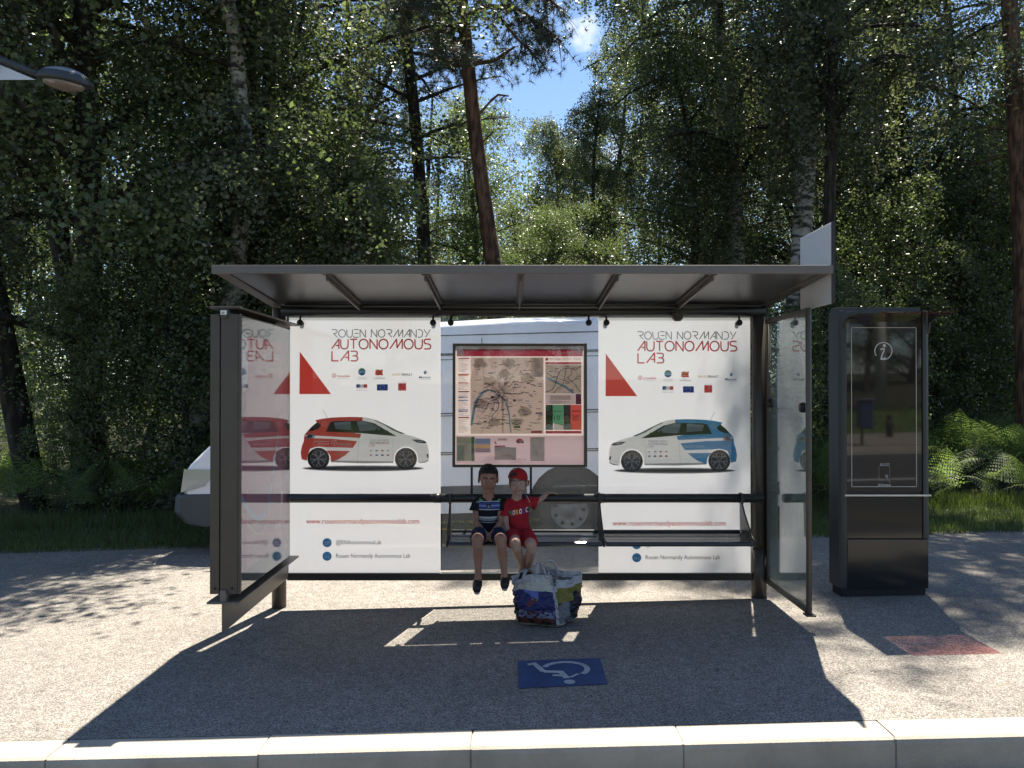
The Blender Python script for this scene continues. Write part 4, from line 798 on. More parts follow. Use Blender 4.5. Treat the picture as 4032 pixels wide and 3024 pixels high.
proto('birch_c', 'birch_tree', make_birch('b', 21, h=11, spread=1.9, nl=36, leaves=40000, strand=.8, t0=.34), 4, M_darkbark, M_leafB)
proto('birch_high', 'birch_tree', make_birch('b', 52, h=15, r0=.125, spread=2.4, nl=40, leaves=56000, t0=.30, strand=1.9, bend=.6), 4, M_birchbark, M_leafB)
PROTO['birch_dark'] = None
proto('oak_a', 'broadleaf_tree', make_birch('b', 33, h=10, spread=2.3, nl=40, leaves=62000, size=.054, droop=.25, pend=False, t0=.12), 4, M_darkbark, M_leafH)
proto('pine_a', 'pine_tree', make_pine(5), 3, M_pinebark, M_needle)
proto('pine_b', 'pine_tree', make_pine(11, h=15, r0=.15, t0=.42, nl=40, tufts=1800, dead=16), 3, M_darkbark, M_needle)
proto('shrub', 'shrub', make_birch('b', 44, h=5, r0=.045, spread=1.35, nl=34, leaves=26000, size=.052, droop=.45, pend=True, strand=.55, t0=.05), 4, M_darkbark, M_leafH)
PROTO['birch_dark'] = ('birch_tree', PROTO['birch_high'][1].copy(), PROTO['birch_high'][2]); PROTO['birch_dark'][1].materials[0] = M_darkbark
def tree(key, px, D, h, lean=0, rz=0, label=None, group=None, thick=1.0, cat='tree', crown=True, wide=1.0, leany=0):
    kind, tme, cme = PROTO[key]; base = {'birch_a':13,'birch_b':12,'birch_c':11,'birch_high':15,'birch_dark':15,'oak_a':10,'pine_a':16,'pine_b':15,'shrub':5}[key]
    x = (px-CX)/F*abs(D); s = h/base; r = empty(kind, (x, D, gz(x)+(.0 if D < 12 else .02*(D-12))-.05)); r.rotation_euler = (math.radians(-leany), math.radians(lean), 0); r.scale = (s*wide, s*wide, s)
    tag(r, label, cat, group)
    for nme, me in (('trunk', tme), ('crown', cme)):
        c = bpy.data.objects.new(nme, me); COL.objects.link(c); c.parent = r; c.rotation_euler = (0, 0, rz)
        if nme == 'trunk': c.scale = (thick, thick, 1)
    return r
exec(open('/dev/null').read()) if False else None
G = 'trees of the wood behind the bus shelter'
TREES = [
 ('birch_a', 650, 12.6, 16, -2, 0.4, 'birch with pale bent upper trunk just right of the street lamp head', .95),
 ('birch_b', 150, 12.8, 16, 2, 1.9, 'dark leafy birch below the street lamp at the left edge', 1.1),
 ('oak_a', -150, 21.0, 15, 0, 2.9, 'dense broadleaf tree cut off by the left edge of the photo', 1.0),
 ('birch_c', 400, 14.5, 17, 1, 4.1, 'slim dark birch standing between the lamp and the bent pale birch', 1.0),
 ('birch_b', 900, 15.0, 14.5, -1, 5.2, 'drooping birch rising over the left front corner of the shelter roof', 1.0),
 ('birch_a', 1180, 17.5, 13, 2, 2.2, 'tall birch with sky showing through low gaps, over the left of the roof', .9),
 ('pine_b', 1345, 19.5, 15, 1, .7, 'thin dark pine, leftmost of the bare trunks above the left poster', .8),
 ('pine_b', 1450, 22.0, 15.5, -2, 3.3, 'far thin pine with bare dead twigs between two darker trunks', .8),
 ('pine_b', 1690, 17.0, 15, -4.6, 1.2, 'dark pine with narrow curved trunk left of the big red-barked pine', 1.1),
 ('shrub', 1430, 12.6, 5.6, 0, 0.2, 'bright young leafy sapling peeping over the shelter roof left of centre', 1.0),
 ('shrub', 1280, 13.0, 5.4, 0, 2.2, 'young leafy sapling behind the left poster, left of the brighter one', 1.0),
 ('birch_c', 2092, 25.0, 10.2, 0, 1.0, 'mid-distance birch with clear forked dark trunk under the sky gap', 1.3),
 ('birch_b', 2290, 28.0, 12.6, 1, 2.5, 'tall far birch topping out against the blue sky gap', 1.0),
 ('birch_c', 2440, 22.5, 9.2, 1, 3.9, 'rounded sunlit birch to the right of the forked one', 1.0),
 ('birch_c', 2010, 26.0, 7.6, 0, 1.3, 'small far birch just right of the big pine trunk', 1.0),
 ('oak_a', 1770, 24.0, 9.5, 0, 2.2, 'leafy tree between the dark pine and the big red-barked pine, further back', 1.0),
 ('birch_a', 1530, 26.0, 12, 0, 5.2, 'pale leafy birch far behind the dark pine', 1.0),
 ('oak_a', 2170, 27.0, 9.4, 0, 3.3, 'sunlit green crown closing the bottom of the sky gap', 1.0),
 ('birch_a', 2330, 25.0, 10.4, 0, 2.8, 'sunlit birch crown right of the forked birch, below the gap', 1.0),
 ('oak_a', 2250, 17.0, 5.2, 0, .6, 'low bright leafy tree over the middle of the shelter roof', 1.0),
 ('oak_a', 2560, 16.0, 8.2, 0, 2.4, 'bushy green tree over the right poster', 1.0),
 ('birch_a', 2900, 23.0, 16, 0, 5.0, 'tall birch bounding the sky gap on its right side', 1.0),
 ('birch_high', 2850, 15.2, 16.5, 0, 3.1, 'birch with straight white trunk, left of the pair over the right of the roof', 1.25),
 ('birch_high', 3040, 14.2, 16.5, 1.0, 1.5, 'birch with leaning white trunk, right of the pair over the right of the roof', 1.35),
 ('birch_dark', 3280, 13.3, 18, 0, .3, 'dense dark birch rising behind the white flag sign', .7),
 ('pine_b', 3480, 22.5, 17, 1, 5.9, 'slim dark pine with sky behind, first right of the flag sign', .9),
 ('pine_b', 3600, 20.5, 19, 1, 4.4, 'thicker dark pine leaning over the information kiosk', 1.3),
 ('birch_dark', 3800, 19.5, 17, 0, 3.5, 'birch with mottled trunk right of the kiosk, before the last trunk', 1.1),
 ('pine_a', 4050, 13.0, 17, 2.4, 2.0, 'brown-trunked pine at the right edge of the photo', .8),
 ('birch_dark', 4350, 13.5, 16, 0, 5.5, 'leafy birch cut off by the right edge of the photo', .8),
 ('oak_a', 3950, 21.0, 13, 0, 2.1, 'dense leafy tree filling the wood right of the kiosk, behind the bracken', 1.0),
 ('birch_b', 4250, 20.0, 15, 0, 2.7, 'tall leafy birch deep behind the last pine at the right edge', 1.0),
 ('oak_a', 3150, 21.5, 13, 0, .9, 'dense leafy tree deep behind the pair of white-trunked birches', 1.0),
 ('birch_a', 2650, 22.5, 15, 0, .4, 'leafy birch deep in the wood right of the sky gap', 1.0),
 ('oak_a', 3520, 21.0, 11.5, 0, 1.1, 'leafy tree deep in the wood behind the kiosk', 1.0),
 ('oak_a', 560, 19.0, 9.5, 0, 3.1, 'leafy tree deep in the wood right of the street lamp', 1.0),
 ('oak_a', 980, 22.0, 9.0, 0, 4.8, 'leafy tree deep in the wood above the left advert panel', 1.0),
 ('oak_a', 330, 13.4, 15.5, 0, 1.7, 'dense broadleaf tree filling the wood under the pale bent birch', 1.0),
 ('oak_a', 760, 14.4, 13.5, 0, 2.6, 'dense broadleaf tree just left of the shelter roof', 1.0),
 ('shrub', 3720, 15.6, 5.4, 0, 2.6, 'leafy sapling rising out of the bracken just right of the kiosk', 1.0),
 ('shrub', 3420, 15.0, 5.0, 0, 0.9, 'leafy sapling between the flag sign and the kiosk, further back', 1.0),
 ('shrub', 3530, 19.0, 8.0, 0, 4.6, 'leafy young tree right behind the top of the kiosk', 1.0),
 ('shrub', 3960, 18.0, 7.5, 0, 3.1, 'leafy young tree beside the brown pine at the right edge', 1.0),
 ('shrub', 3760, 17.0, 6.5, 0, 1.6, 'leafy shrub behind the bracken right of the kiosk', 1.0),
 ('shrub', 3350, 12.6, 3.6, 0, 4.2, 'yellow-green sapling below the flag sign beside the kiosk', 1.0),
 ('shrub', 760, 12.2, 4.6, 0, 5.2, 'glossy leafed shrub just left of the advert panel', 1.0),
 ('shrub', 330, 12.2, 3.6, 0, 1.2, 'low shrub in deep shade left of the advert panel', 1.0),
]
for key, px, D, h, lean, rz, lab, th in TREES:
    tree(key, px, D, h, lean, rz, lab, G, th, 'shrub' if key == 'shrub' else 'tree')
# the great pine with a red-brown leaning trunk, its crown reaching over the sky gap
P0 = at(1958, 1200, 14.0); bx = P0.x
mb = MB(); rng = np.random.default_rng(77)
pl_ = [(1972,2100,.168),(1962,1300,.150),(1945,1040,.138),(1905,760,.128),(1868,480,.120),(1840,200,.112),(1822,0,.10),(1800,-300,.085),(1790,-650,.05)]
T = [at(a, b, 14.0) for a, b, c in pl_]; T[0].z = gz(bx)-.05; mb.tube(T, [c*1.0 for *_, c in pl_], 20)
mb2 = []
stub = [((1868,470),(1935,395),.03),((1905,650),(1860,665),.02),((1900,560),(1945,515),.02)]
for (a, b), (c, d), r_ in stub: mb.tube([at(a,b,14.0), at(c,d,13.9)], [r_, r_*.6], 8)
tf = []
def bough(pts, r_, tn, spread=.30):
    B = np.array([list(at(a, b, d)) for a, b, d in pts]); mb.tube([tuple(p) for p in B], [r_*(1-k/len(B))+.006 for k in range(len(B))], 7, caps=False)
    for k in range(tn//4):
        b = interp(B, rng.uniform(.25, .999)); C = curve_pts(rng, b, rng.uniform(0,6.28), math.radians(rng.uniform(-60,30)), rng.uniform(.2,.75), .3, 4); mb.tube([tuple(p) for p in C], [.010,.008,.005,.003], 4, caps=False)
        for q_ in range(4): tf.append(interp(C, rng.uniform(.25,1))+rng.normal(size=3)*.05)
bough([(1850,250,14),(1950,235,13.8),(2030,180,13.6)], .04, 60); bough([(1935,395,13.9),(1965,370,13.8),(2005,375,13.7)], .02, 6)
bough([(1835,60,14),(1930,20,13.7),(2040,30,13.4),(2130,90,13.2),(2215,160,13.0)], .05, 260); bough([(1828,-60,14),(1960,-90,13.6),(2100,-60,13.3),(2200,20,13.1)], .05, 240); bough([(1970,60,13.6),(2040,150,13.3),(2110,215,13.1)], .025, 90)
bough([(1835,100,14),(1760,120,14.4),(1680,90,14.8),(1620,120,15)], .05, 200); bough([(1830,20,14),(1740,-20,13.6),(1640,-10,13.2),(1560,40,13)], .05, 260); bough([(1850,230,14),(1790,240,14.6),(1730,220,15.2)], .04, 120)
bough([(1815,-150,14),(1900,-220,14.6),(2000,-200,15.2),(2120,-160,15.8)], .05, 220); bough([(1810,-200,14),(1700,-240,14.4),(1600,-200,14.8)], .05, 200); bough([(1800,-320,14),(1850,-430,13.6),(1950,-450,13.2)], .04, 160); bough([(1795,-400,14),(1740,-500,14.3),(1650,-480,14.6)], .04, 160)
bough([(1838,150,14),(1800,160,13.4),(1790,200,12.9)], .04, 120); bough([(1790,-600,14),(1800,-750,14)], .04, 160)
tf = np.array(tf); n = len(tf); k = 30; O = np.repeat(tf, k, 0); d = rng.normal(size=(n*k,3)); d /= np.linalg.norm(d, axis=1)[:,None]; e = rng.normal(size=(n*k,3)); e -= (d*e).sum(1)[:,None]*d; e /= np.linalg.norm(e, axis=1)[:,None]
V = np.stack([O-e*.0035, O+e*.0035, O+d*.12*rng.uniform(.6,1.2,n*k)[:,None]], 1).reshape(-1,3)
BP = empty('pine_tree', (bx, 14.0, gz(bx))); tag(BP, 'large pine with thick red-brown trunk leaning left above the centre of the shelter', 'tree', G)
mb.build('trunk', M_pinebark, BP, merge=False); put('crown', fast_mesh('crown', V, 3, M_needle), BP)
# far wood: one mass of foliage and stems
rng = np.random.default_rng(9); cl = []
for k in range(3000):
    D = rng.uniform(26, 50); u = rng.uniform(-.78, .78); top = 12.5+2.5*math.sin(u*9)+2*math.sin(u*23+1)
    if -.02 < u < .15: top = 7.0+2.5*math.sin(u*60)
    if u < -.02: top -= 2.5*max(0, math.sin(u*31))
    z = rng.uniform(.02, 1)**(.8 if k < 1500 else 1.6)*top; c = np.array([u*D, D, z+.02*D]); m_ = int(rng.uniform(50, 200)); cl.append(c+rng.normal(size=(m_,3))*np.array([.8,.8,.6])*rng.uniform(.5,1.2))
P = np.concatenate(cl); o = put('distant_wood', fast_mesh('distant_wood', leaf_quads(P, .13, rng), 4, M_leafB)); tag(o, 'far-off mass of birch foliage closing the wood', 'wood', None, 'stuff')
mb = MB()
for k in range(70):
    D = rng.uniform(24, 45); u = rng.uniform(-.7, .7); x = u*D; h = rng.uniform(7, 12) if not (-.02 < u < .16) else rng.uniform(5,7); l_ = rng.normal()*.3; mb.tube([(x,D,0),(x+l_*.4,D,h*.5),(x+l_,D,h)], [.12,.09,.03], 7, caps=False)
tag(mb.build('distant_trunks', M_darkbark, None, merge=False), 'thin dark stems deep inside the wood', 'wood', None, 'stuff')
# understorey foliage, one uncountable mass between the trees
cl = []
for k in range(620):
    D = rng.uniform(12.5, 24); u = rng.uniform(-.72, .72); z = rng.uniform(.2, 2.2+1.6*rng.uniform()); m_ = int(rng.uniform(60, 200)); cl.append(np.array([u*D, D, z])+rng.normal(size=(m_,3))*np.array([.40,.40,.28]))
P = np.concatenate(cl); P = P[(P[:,2] > .05) & ~((P[:,0] > 2.4) & (P[:,0] < 9.5) & (P[:,1] < 15.8))]; o = put('undergrowth', fast_mesh('undergrowth', leaf_quads(P, .07, rng), 4, M_leafH)); tag(o, 'tangled dark undergrowth between the tree trunks', 'undergrowth', None, 'stuff')
# bracken
def frond():
    T = []; Ln = 1.0; n_ = 17
    for i in range(n_):
        s = (i+.6)/n_; x = s*.86; z = .95*math.sin(min(s,1)*1.75)*.52+.25*s; c = np.array([x, 0, z]); tx = np.array([.86, 0, .95*.52*1.75*math.cos(s*1.75)+.25]); tx /= np.linalg.norm(tx)
        T.append([c-np.array([0,.004,0])-tx*.03, c+np.array([0,.004,0])-tx*.03, c+tx*.03])
        if s < .22: continue
        pl2 = .30*(1-(s-.22)/.80)**.9+.02
        for sg in (-1, 1):
            pd = np.array([0, sg*.93, 0])+tx*.30; pd /= np.linalg.norm(pd); m_ = 7
            for j in range(m_):
                f = (j+.3)/m_; b = c+pd*pl2*f-np.array([0,0,.06*f*f]); w_ = pl2*.19*(1-f*.75)
                for s2 in (-1, 1): T.append([b-pd*pl2*.055, b+pd*pl2*.06, b+tx*w_*s2+pd*w_*.35])
    return np.array(T)
FT = frond()
def scatter_fronds(name, spots, label, rng):
    out_ = []
    for x, y, z, s in spots:
        az = rng.uniform(0, 6.28) if rng.uniform() < .45 else rng.normal()*.9-PI/2; c_, s_ = math.cos(az), math.sin(az); tl = rng.uniform(-.25, .35); R1 = np.array([[math.cos(tl),0,math.sin(tl)],[0,1,0],[-math.sin(tl),0,math.cos(tl)]]); rl = rng.normal()*.3
        R3 = np.array([[1,0,0],[0,math.cos(rl),-math.sin(rl)],[0,math.sin(rl),math.cos(rl)]]); R2 = np.array([[c_,-s_,0],[s_,c_,0],[0,0,1]]); out_.append((FT.reshape(-1,3)@(R2@R3@R1).T)*s+np.array([x,y,z]))
    return tag(put(name, fast_mesh(name, np.concatenate(out_), 3, M_fern)), label, 'bracken', None, 'stuff')
sp = []
for k in range(820):
    x = rng.uniform(2.4, 10.5); y = rng.uniform(11.0, 15.4); hh = .25+.55*min(1, (y-10.9)/1.5)*(.8+.3*math.sin(x*1.7+1)); sp.append((x, y, gz(x)+max(0, hh-.25)*rng.uniform(.2,1), rng.uniform(.62,1.05)))
scatter_fronds('bracken', sp, 'pale green bracken bank right of the shelter and behind the kiosk', rng)
sp = []
for k in range(330):
    x = rng.uniform(-9.5, -2.2); y = rng.uniform(11.2, 15.5); sp.append((x, y, gz(x)+.35*rng.uniform(), rng.uniform(.6,1.05)))
scatter_fronds('bracken', sp, 'shaded bracken and weeds under the trees left of the advert panel', rng)
sp = [(rng.uniform(-2.2, 2.6), rng.uniform(11.4, 14), .1, rng.uniform(.6,.9)) for k in range(60)]
scatter_fronds('bracken', sp, 'bracken hidden behind the posters and the van', rng)
# grass verge
n = 90000; x = rng.uniform(-11, 11, n); y = 9.12+2.5*rng.uniform(0,1,n)**1.2+.06*np.sin(x*1.3)-.02*x; h = rng.uniform(.03,.11,n)*(1+1.2*(y > 10.7)); az = rng.uniform(0,6.28,n); B = np.stack([x, y, .0235*x-.012], 1)
d = np.stack([np.cos(az), np.sin(az), 0*az], 1); tip = B+np.stack([rng.normal(size=n)*.03, rng.normal(size=n)*.03, h], 1); V = np.stack([B-d*.005, B+d*.005, tip], 1).reshape(-1,3)
tag(put('grass', fast_mesh('grass', V, 3, M_grass)), 'mown grass verge between the pavement and the wood', 'grass', None, 'stuff')
# ================================================================ street lamp on the left
LX = -8.2; LP = empty('street_lamp', (LX, 9.1, gz(LX))); tag(LP, 'grey street lamp with an oval head reaching in from the left', 'street lamp')
M_lampgrey = pbr('lamp_grey', (.30,.33,.38), .35, .2, .5, noise=.06); M_lampdark = pbr('lamp_dark', (.045,.05,.055), .45); M_lens = pbr('lamp_glass', (.22,.17,.14), .15, 0, .6, coat=.6, noise=.3, nscale=9)
mb = MB(); mb.tube([(LX,9.1,-.3),(LX,9.1,5.6)], [.085,.055], 18); mb.build('pole', M_lampgrey, LP)
a0, a1 = at(150, 292, 9.1), at(-20, 225, 9.1); mb = MB(); mb.tube([(LX,9.1,5.62), (LX+.9,9.1,5.60), a1, a0], [.045,.043,.042,.036], 14); mb.build('arm', M_lampdark, LP)
mb = MB(); mb.prism([((p.x), p.z) for p in (at(140,312,9.1), at(-20,312,9.1), at(-700,250,9.1), at(-700,215,9.1), at(-20,245,9.1))], 'y', 9.095, 9.105); mb.build('arm_fin', M_whitepaint, LP)
hc = at(252, 318, 9.1); rot = Matrix.Rotation(math.radians(9), 3, 'Y')
def dome(mb, c, rx, ry, rz, t0, t1, rot, n=28, k=9, m=0):
    vs = [Vector(c)+rot @ Vector((rx*math.cos(t)*math.cos(2*PI*j/n), ry*math.cos(t)*math.sin(2*PI*j/n), rz*math.sin(t))) for t in np.linspace(t0, t1, k) for j in range(n)]
    mb.add(vs, [(i*n+j, i*n+(j+1) % n, (i+1)*n+(j+1) % n, (i+1)*n+j) for i in range(k-1) for j in range(n)], m, True)
mb = MB(); dome(mb, hc+Vector((0,0,.0)), .30, .19, .135, 0, PI/2*.98, rot); dome(mb, hc, .305, .195, .05, -PI/2*.5, 0.05, rot); o = mb.build('head', M_lampdark, LP)
mb = MB(); dome(mb, hc+Vector((0,0,.012)), .285, .178, .135, .35, PI/2*.99, rot); mb.build('head_cap', M_lampgrey, o)
mb = MB(); dome(mb, hc+Vector((.0,0,-.02)), .235, .15, .085, -PI/2*.98, 0, rot); mb.build('lens', M_lens, o)
# ================================================================ across the road (seen in the glass)
PT = empty('telegraph_pole', (13.6, -17.5, .3)); tag(PT, 'pale round pole across the road, mirrored in the kiosk glass', 'pole')
mb = MB(); mb.tube([(13.6,-17.5,-.1),(13.6,-17.5,8)], [.20,.15], 16); mb.build('shaft', pbr('pale_concrete', (.42,.42,.40), .8, noise=.15), PT); mb = MB(); mb.tube([(13.6,-17.5,8),(13.6,-17.5,8.1)], [.16,.05], 16); mb.build('cap', M_lampdark, PT)
BN = empty('litter_bin', (9.3, -9.0, .2)); tag(BN, 'blue litter bin on a post across the road, mirrored in the kiosk glass', 'bin'); z = gz(9.3)
mb = MB(); mb.tube([(9.3,-9.0,z),(9.3,-9.0,z+1.15)], .035, 12); mb.build('post', M_dark, BN); mb = MB(); mb.box(9.12,9.48,-8.95,-8.70,z+.45,z+1.2); mb.build('bin_body', pbr('bin_blue', (.03,.05,.12), .4), BN, .04); mb = MB(); mb.box(9.10,9.50,-8.97,-8.66,z+1.2,z+1.25); mb.build('lid', M_alu, BN, .01)
BO = empty('bollard', (11.4, -12.0, .27)); tag(BO, 'short black bollard across the road, mirrored in the kiosk glass', 'bollard'); z = gz(11.4)
mb = MB(); mb.lathe([(0,0),(.09,0),(.09,.5),(.06,.52),(.06,.58),(.085,.60),(.08,.66),(0,.7)], (11.4,-12,z), (0,0,1), 18); mb.build('bollard_body', M_rubber, BO)
GB = 'trees across the road behind the camera'
for i, (key, x, y, h) in enumerate([('oak_a',-16,-22,12),('birch_a',-11,-19,13),('oak_a',-6,-23,12),('birch_b',-2,-20,13),('oak_a',3,-24,12),('birch_a',7,-21,13),('oak_a',11,-26,13),('birch_b',15,-22,13),('oak_a',19,-27,13),('birch_a',23,-22,13),('oak_a',-21,-20,12),('oak_a',28,-25,12)]):
    r = tree(key, 2016+x/abs(y)*F, y, h, 0, i*1.3, 'leafy tree across the road, seen only as a reflection in the shelter glass', GB, 1.0)
mb = MB()
tag(strip('bank', [-60,-15.5,-15,-14], [1.2,.62,.22,.012], M_verge), kind='structure')
n = 30000; x = rng.uniform(-25, 32, n); y = rng.uniform(-24,-14.1, n); az = rng.uniform(0,6.28,n); zz_ = np.where(y > -15.5, np.interp(y, [-15.5,-15,-14], [.62,.22,.012]), .62+.58*(-15.5-y)/44.5)
B = np.stack([x, y, .0235*x+zz_-.01], 1); d = np.stack([np.cos(az), np.sin(az), 0*az], 1); V = np.stack([B-d*.02, B+d*.02, B+np.stack([rng.normal(size=n)*.04, rng.normal(size=n)*.04, rng.uniform(.08,.2,n)], 1)], 1).reshape(-1,3)
tag(put('grass', fast_mesh('grass', V, 3, M_grass)), 'rough grass on the bank across the road', 'grass', None, 'stuff')
# ================================================================ people
from mathutils import noise as mnoise
def cap(mb, a, b, ra, rb, n=14, sy=1.0):
    a, b = Vector(a), Vector(b); d = b-a; L_ = d.length
    if L_ < 1e-6: return mb.ball(a, ra, n)
    t = d/L_; u = t.orthogonal().normalized(); v = t.cross(u); prof_ = []
    for k in range(6): q = PI/2*k/5; prof_.append((max(1e-5, ra*math.sin(q)), -ra*math.cos(q)))
    for k in range(6): q = PI/2*k/5; prof_.append((max(1e-5, rb*math.cos(q)), L_+rb*math.sin(q)))
    vs = [a+t*z+(u*math.cos(2*PI*j/n)+v*math.sin(2*PI*j/n))*r for r, z in prof_ for j in range(n)]
    fs = [(i*n+j, i*n+(j+1) % n, (i+1)*n+(j+1) % n, (i+1)*n+j) for i in range(11) for j in range(n)]+[tuple(range(n))[::-1], tuple(range(11*n, 12*n))]
    mb.add(vs, fs, 0, True)
def chain(mb, pts, n=14):
    for (a, ra), (b, rb) in zip(pts, pts[1:]): cap(mb, a, b, ra, rb, n)
def loft(mb, secs, n=24):   # (centre, rx, ry) stack, closed
    vs = [Vector((c[0]+rx*math.cos(2*PI*j/n), c[1]+ry*math.sin(2*PI*j/n), c[2])) for c, rx, ry in secs for j in range(n)]; k = len(secs)
    mb.add(vs, [(i*n+j, i*n+(j+1) % n, (i+1)*n+(j+1) % n, (i+1)*n+j) for i in range(k-1) for j in range(n)]+[tuple(range(n))[::-1], tuple(range((k-1)*n, k*n))], 0, True)
def fuse(mb, name, mat, parent, voxel=.004, smooth=3, fold=0, fs=30):
    o = mb.build(name, mat, None); m1 = o.modifiers.new('r', 'REMESH'); m1.mode = 'VOXEL'; m1.voxel_size = voxel; m1.use_smooth_shade = True
    m2 = o.modifiers.new('s', 'SMOOTH'); m2.factor = .5; m2.iterations = smooth
    me = bpy.data.meshes.new_from_object(o.evaluated_get(bpy.context.evaluated_depsgraph_get())); me.name = name; bpy.data.objects.remove(o)
    me.polygons.foreach_set('use_smooth', [True]*len(me.polygons)); me.materials.clear(); me.materials.append(mat)
    if fold:
        me.update(); nr = [v.normal.copy() for v in me.vertices]
        for v, q in zip(me.vertices, nr): v.co += q*fold*(mnoise.noise(Vector((v.co.x*fs, v.co.y*fs, v.co.z*fs*.45)))+.5*abs(mnoise.noise(Vector((v.co.x*fs*2+7, v.co.y*fs*2, v.co.z*fs*1.1)))))
    return put(name, me, parent)
def skinmat(name, col):
    m = pbr(name, col, .55, 0, .35, noise=.06, nscale=40); b = m.node_tree.nodes['Principled BSDF']; b.inputs['Subsurface Weight'].default_value = .12; b.inputs['Subsurface Radius'].default_value = (.01,.004,.002); b.inputs['Subsurface Scale'].default_value = .6; return m
M_skin = [skinmat('skin', (.31,.165,.11)), skinmat('skin_fair', (.42,.26,.195))]
M_lip = [pbr('lip', (.24,.09,.07), .5), pbr('lip_fair', (.42,.19,.16), .5)]
M_eye = pbr('eye_white', (.55,.53,.50), .2); M_iris = pbr('iris', (.03,.018,.012), .15); M_hair = pbr('black_hair', (.012,.010,.009), .6, 0, .3, noise=.3, nscale=60, bump=.6, bscale=220); M_hair2 = pbr('brown_hair', (.12,.075,.045), .6, noise=.3, nscale=80)
M_shoe = pbr('black_shoe', (.012,.012,.013), .6); M_sole = pbr('shoe_sole', (.45,.45,.43), .6)
def head(mb, H, S):
    h = lambda x, y, z: H @ Vector((x*S, y*S, z*S)); R3 = H.to_3x3()
    def b(x, y, z, r): mb.ball(h(x,y,z), tuple(q*S for q in (r if hasattr(r, '__len__') else (r,)*3)), 20, 0, R3)
    b(0,.015,.025,(.066,.080,.070)); b(0,-.02,-.012,(.060,.056,.068)); b(0,-.024,-.050,(.047,.045,.042)); b(0,-.055,-.084,(.019,.016,.014))
    for s in (-1, 1):
        b(s*.030,-.048,-.036,(.024,.024,.024)); b(s*.069,.012,-.012,(.009,.019,.029)); b(s*.009,-.082,-.036,(.0075,.008,.006)); cap(mb, h(s*.016,-.072,.012), h(s*.042,-.060,.012), .008*S, .007*S)
        cap(mb, h(s*.014,-.073,-.001), h(s*.040,-.062,.000), .0042*S, .0042*S); cap(mb, h(s*.016,-.072,-.017), h(s*.038,-.061,-.016), .0042*S, .004*S)
    cap(mb, h(0,-.072,.004), h(0,-.089,-.031), .006*S, .0095*S); b(0,-.070,-.050,(.020,.010,.007)); b(0,-.070,-.062,(.017,.011,.007))
def face_parts(root, H, S, k, gaze=0):
    h = lambda x, y, z: H @ Vector((x*S, y*S, z*S)); R3 = H.to_3x3()
    for s in (-1, 1):
        mb = MB(); mb.ball(h(s*.0275,-.0635,-.0085), tuple(q*S for q in (.0125,.0100,.0046)), 16, 0, R3); e = mb.build('eye', M_eye, root)
        mb = MB(); mb.ball(h(s*.0275+gaze,-.0725,-.0085), tuple(q*S for q in (.0056,.0022,.0044)), 12, 0, R3); mb.build('iris', M_iris, e)
        mb = MB(); cap(mb, h(s*.012,-.0795,.0135), h(s*.028,-.0745,.0185), .0028*S, .0032*S, 8); cap(mb, h(s*.028,-.0745,.0185), h(s*.043,-.0635,.015), .0032*S, .002*S, 8); mb.build('eyebrow', M_hair if k == 0 else M_hair2, root)
    mb = MB(); cap(mb, h(-.015,-.0755,-.0560), h(0,-.0805,-.0545), .0022*S, .0032*S, 8); cap(mb, h(0,-.0805,-.0545), h(.015,-.0755,-.0560), .0032*S, .0022*S, 8); cap(mb, h(-.012,-.078,-.0615), h(.012,-.078,-.0615), .0036*S, .0036*S, 8); mb.build('lips', M_lip[k], root)
def hand(mb, wrist, fdir, pnorm, thumb_side, S=1.0, curl=.5, spread=.12):
    """palm then four unequal fingers bent towards the palm normal, thumb from the side of the palm base"""
    f = Vector(fdir).normalized(); nrm = (Vector(pnorm)-f*Vector(pnorm).dot(f)).normalized(); sd_ = f.cross(nrm)*thumb_side; w_ = Vector(wrist)
    for k in (-1.2,-.4,.4,1.2): cap(mb, w_+sd_*.006*k*S, w_+f*.040*S+sd_*.0092*k*S, .0095*S, .0085*S, 10)
    for k, l_ in zip((1.35,.45,-.45,-1.35), (.036,.041,.038,.030)):
        p = w_+f*.040*S+sd_*.0095*k*S; d = (f+sd_*spread*k*.4).normalized(); r = .0062*S
        for j, q in enumerate((.42,.32,.26)):
            a = curl*(j+.6)*.75; dd = (d*math.cos(a)+nrm*math.sin(a)).normalized(); e = p+dd*l_*q*1.15*S; cap(mb, p, e, r, r*.92, 9); p = e; r *= .92
    p = w_+f*.010*S+sd_*.012*S; d = (f*.65+sd_*.75+nrm*.25).normalized(); e = p+d*.022*S; cap(mb, p, e, .0085*S, .007*S, 9); d2 = (f*.9+sd_*.25+nrm*.35*curl).normalized(); cap(mb, e, e+d2*.020*S, .0068*S, .0056*S, 9)
def cloth(name, col, fac=.9): return pbr(name, col, fac, 0, .2, noise=.08, nscale=25, bump=.25, bscale=900)
def projector(o):
    me = o.data; bv = BVHTree.FromPolygons([v.co.copy() for v in me.vertices], [tuple(p.vertices) for p in me.polygons])
    def f(px, py, l):
        D0 = 6.06; x = (px-CX)/F*D0; z = CAMZ-(py-CY)/F*D0; hit = bv.ray_cast(Vector((x, 4.5, z)), Vector((0,1,0)))
        y = hit[0].y if hit[0] is not None else D0+.05
        return (x, y-.0016-l, z)
    return f
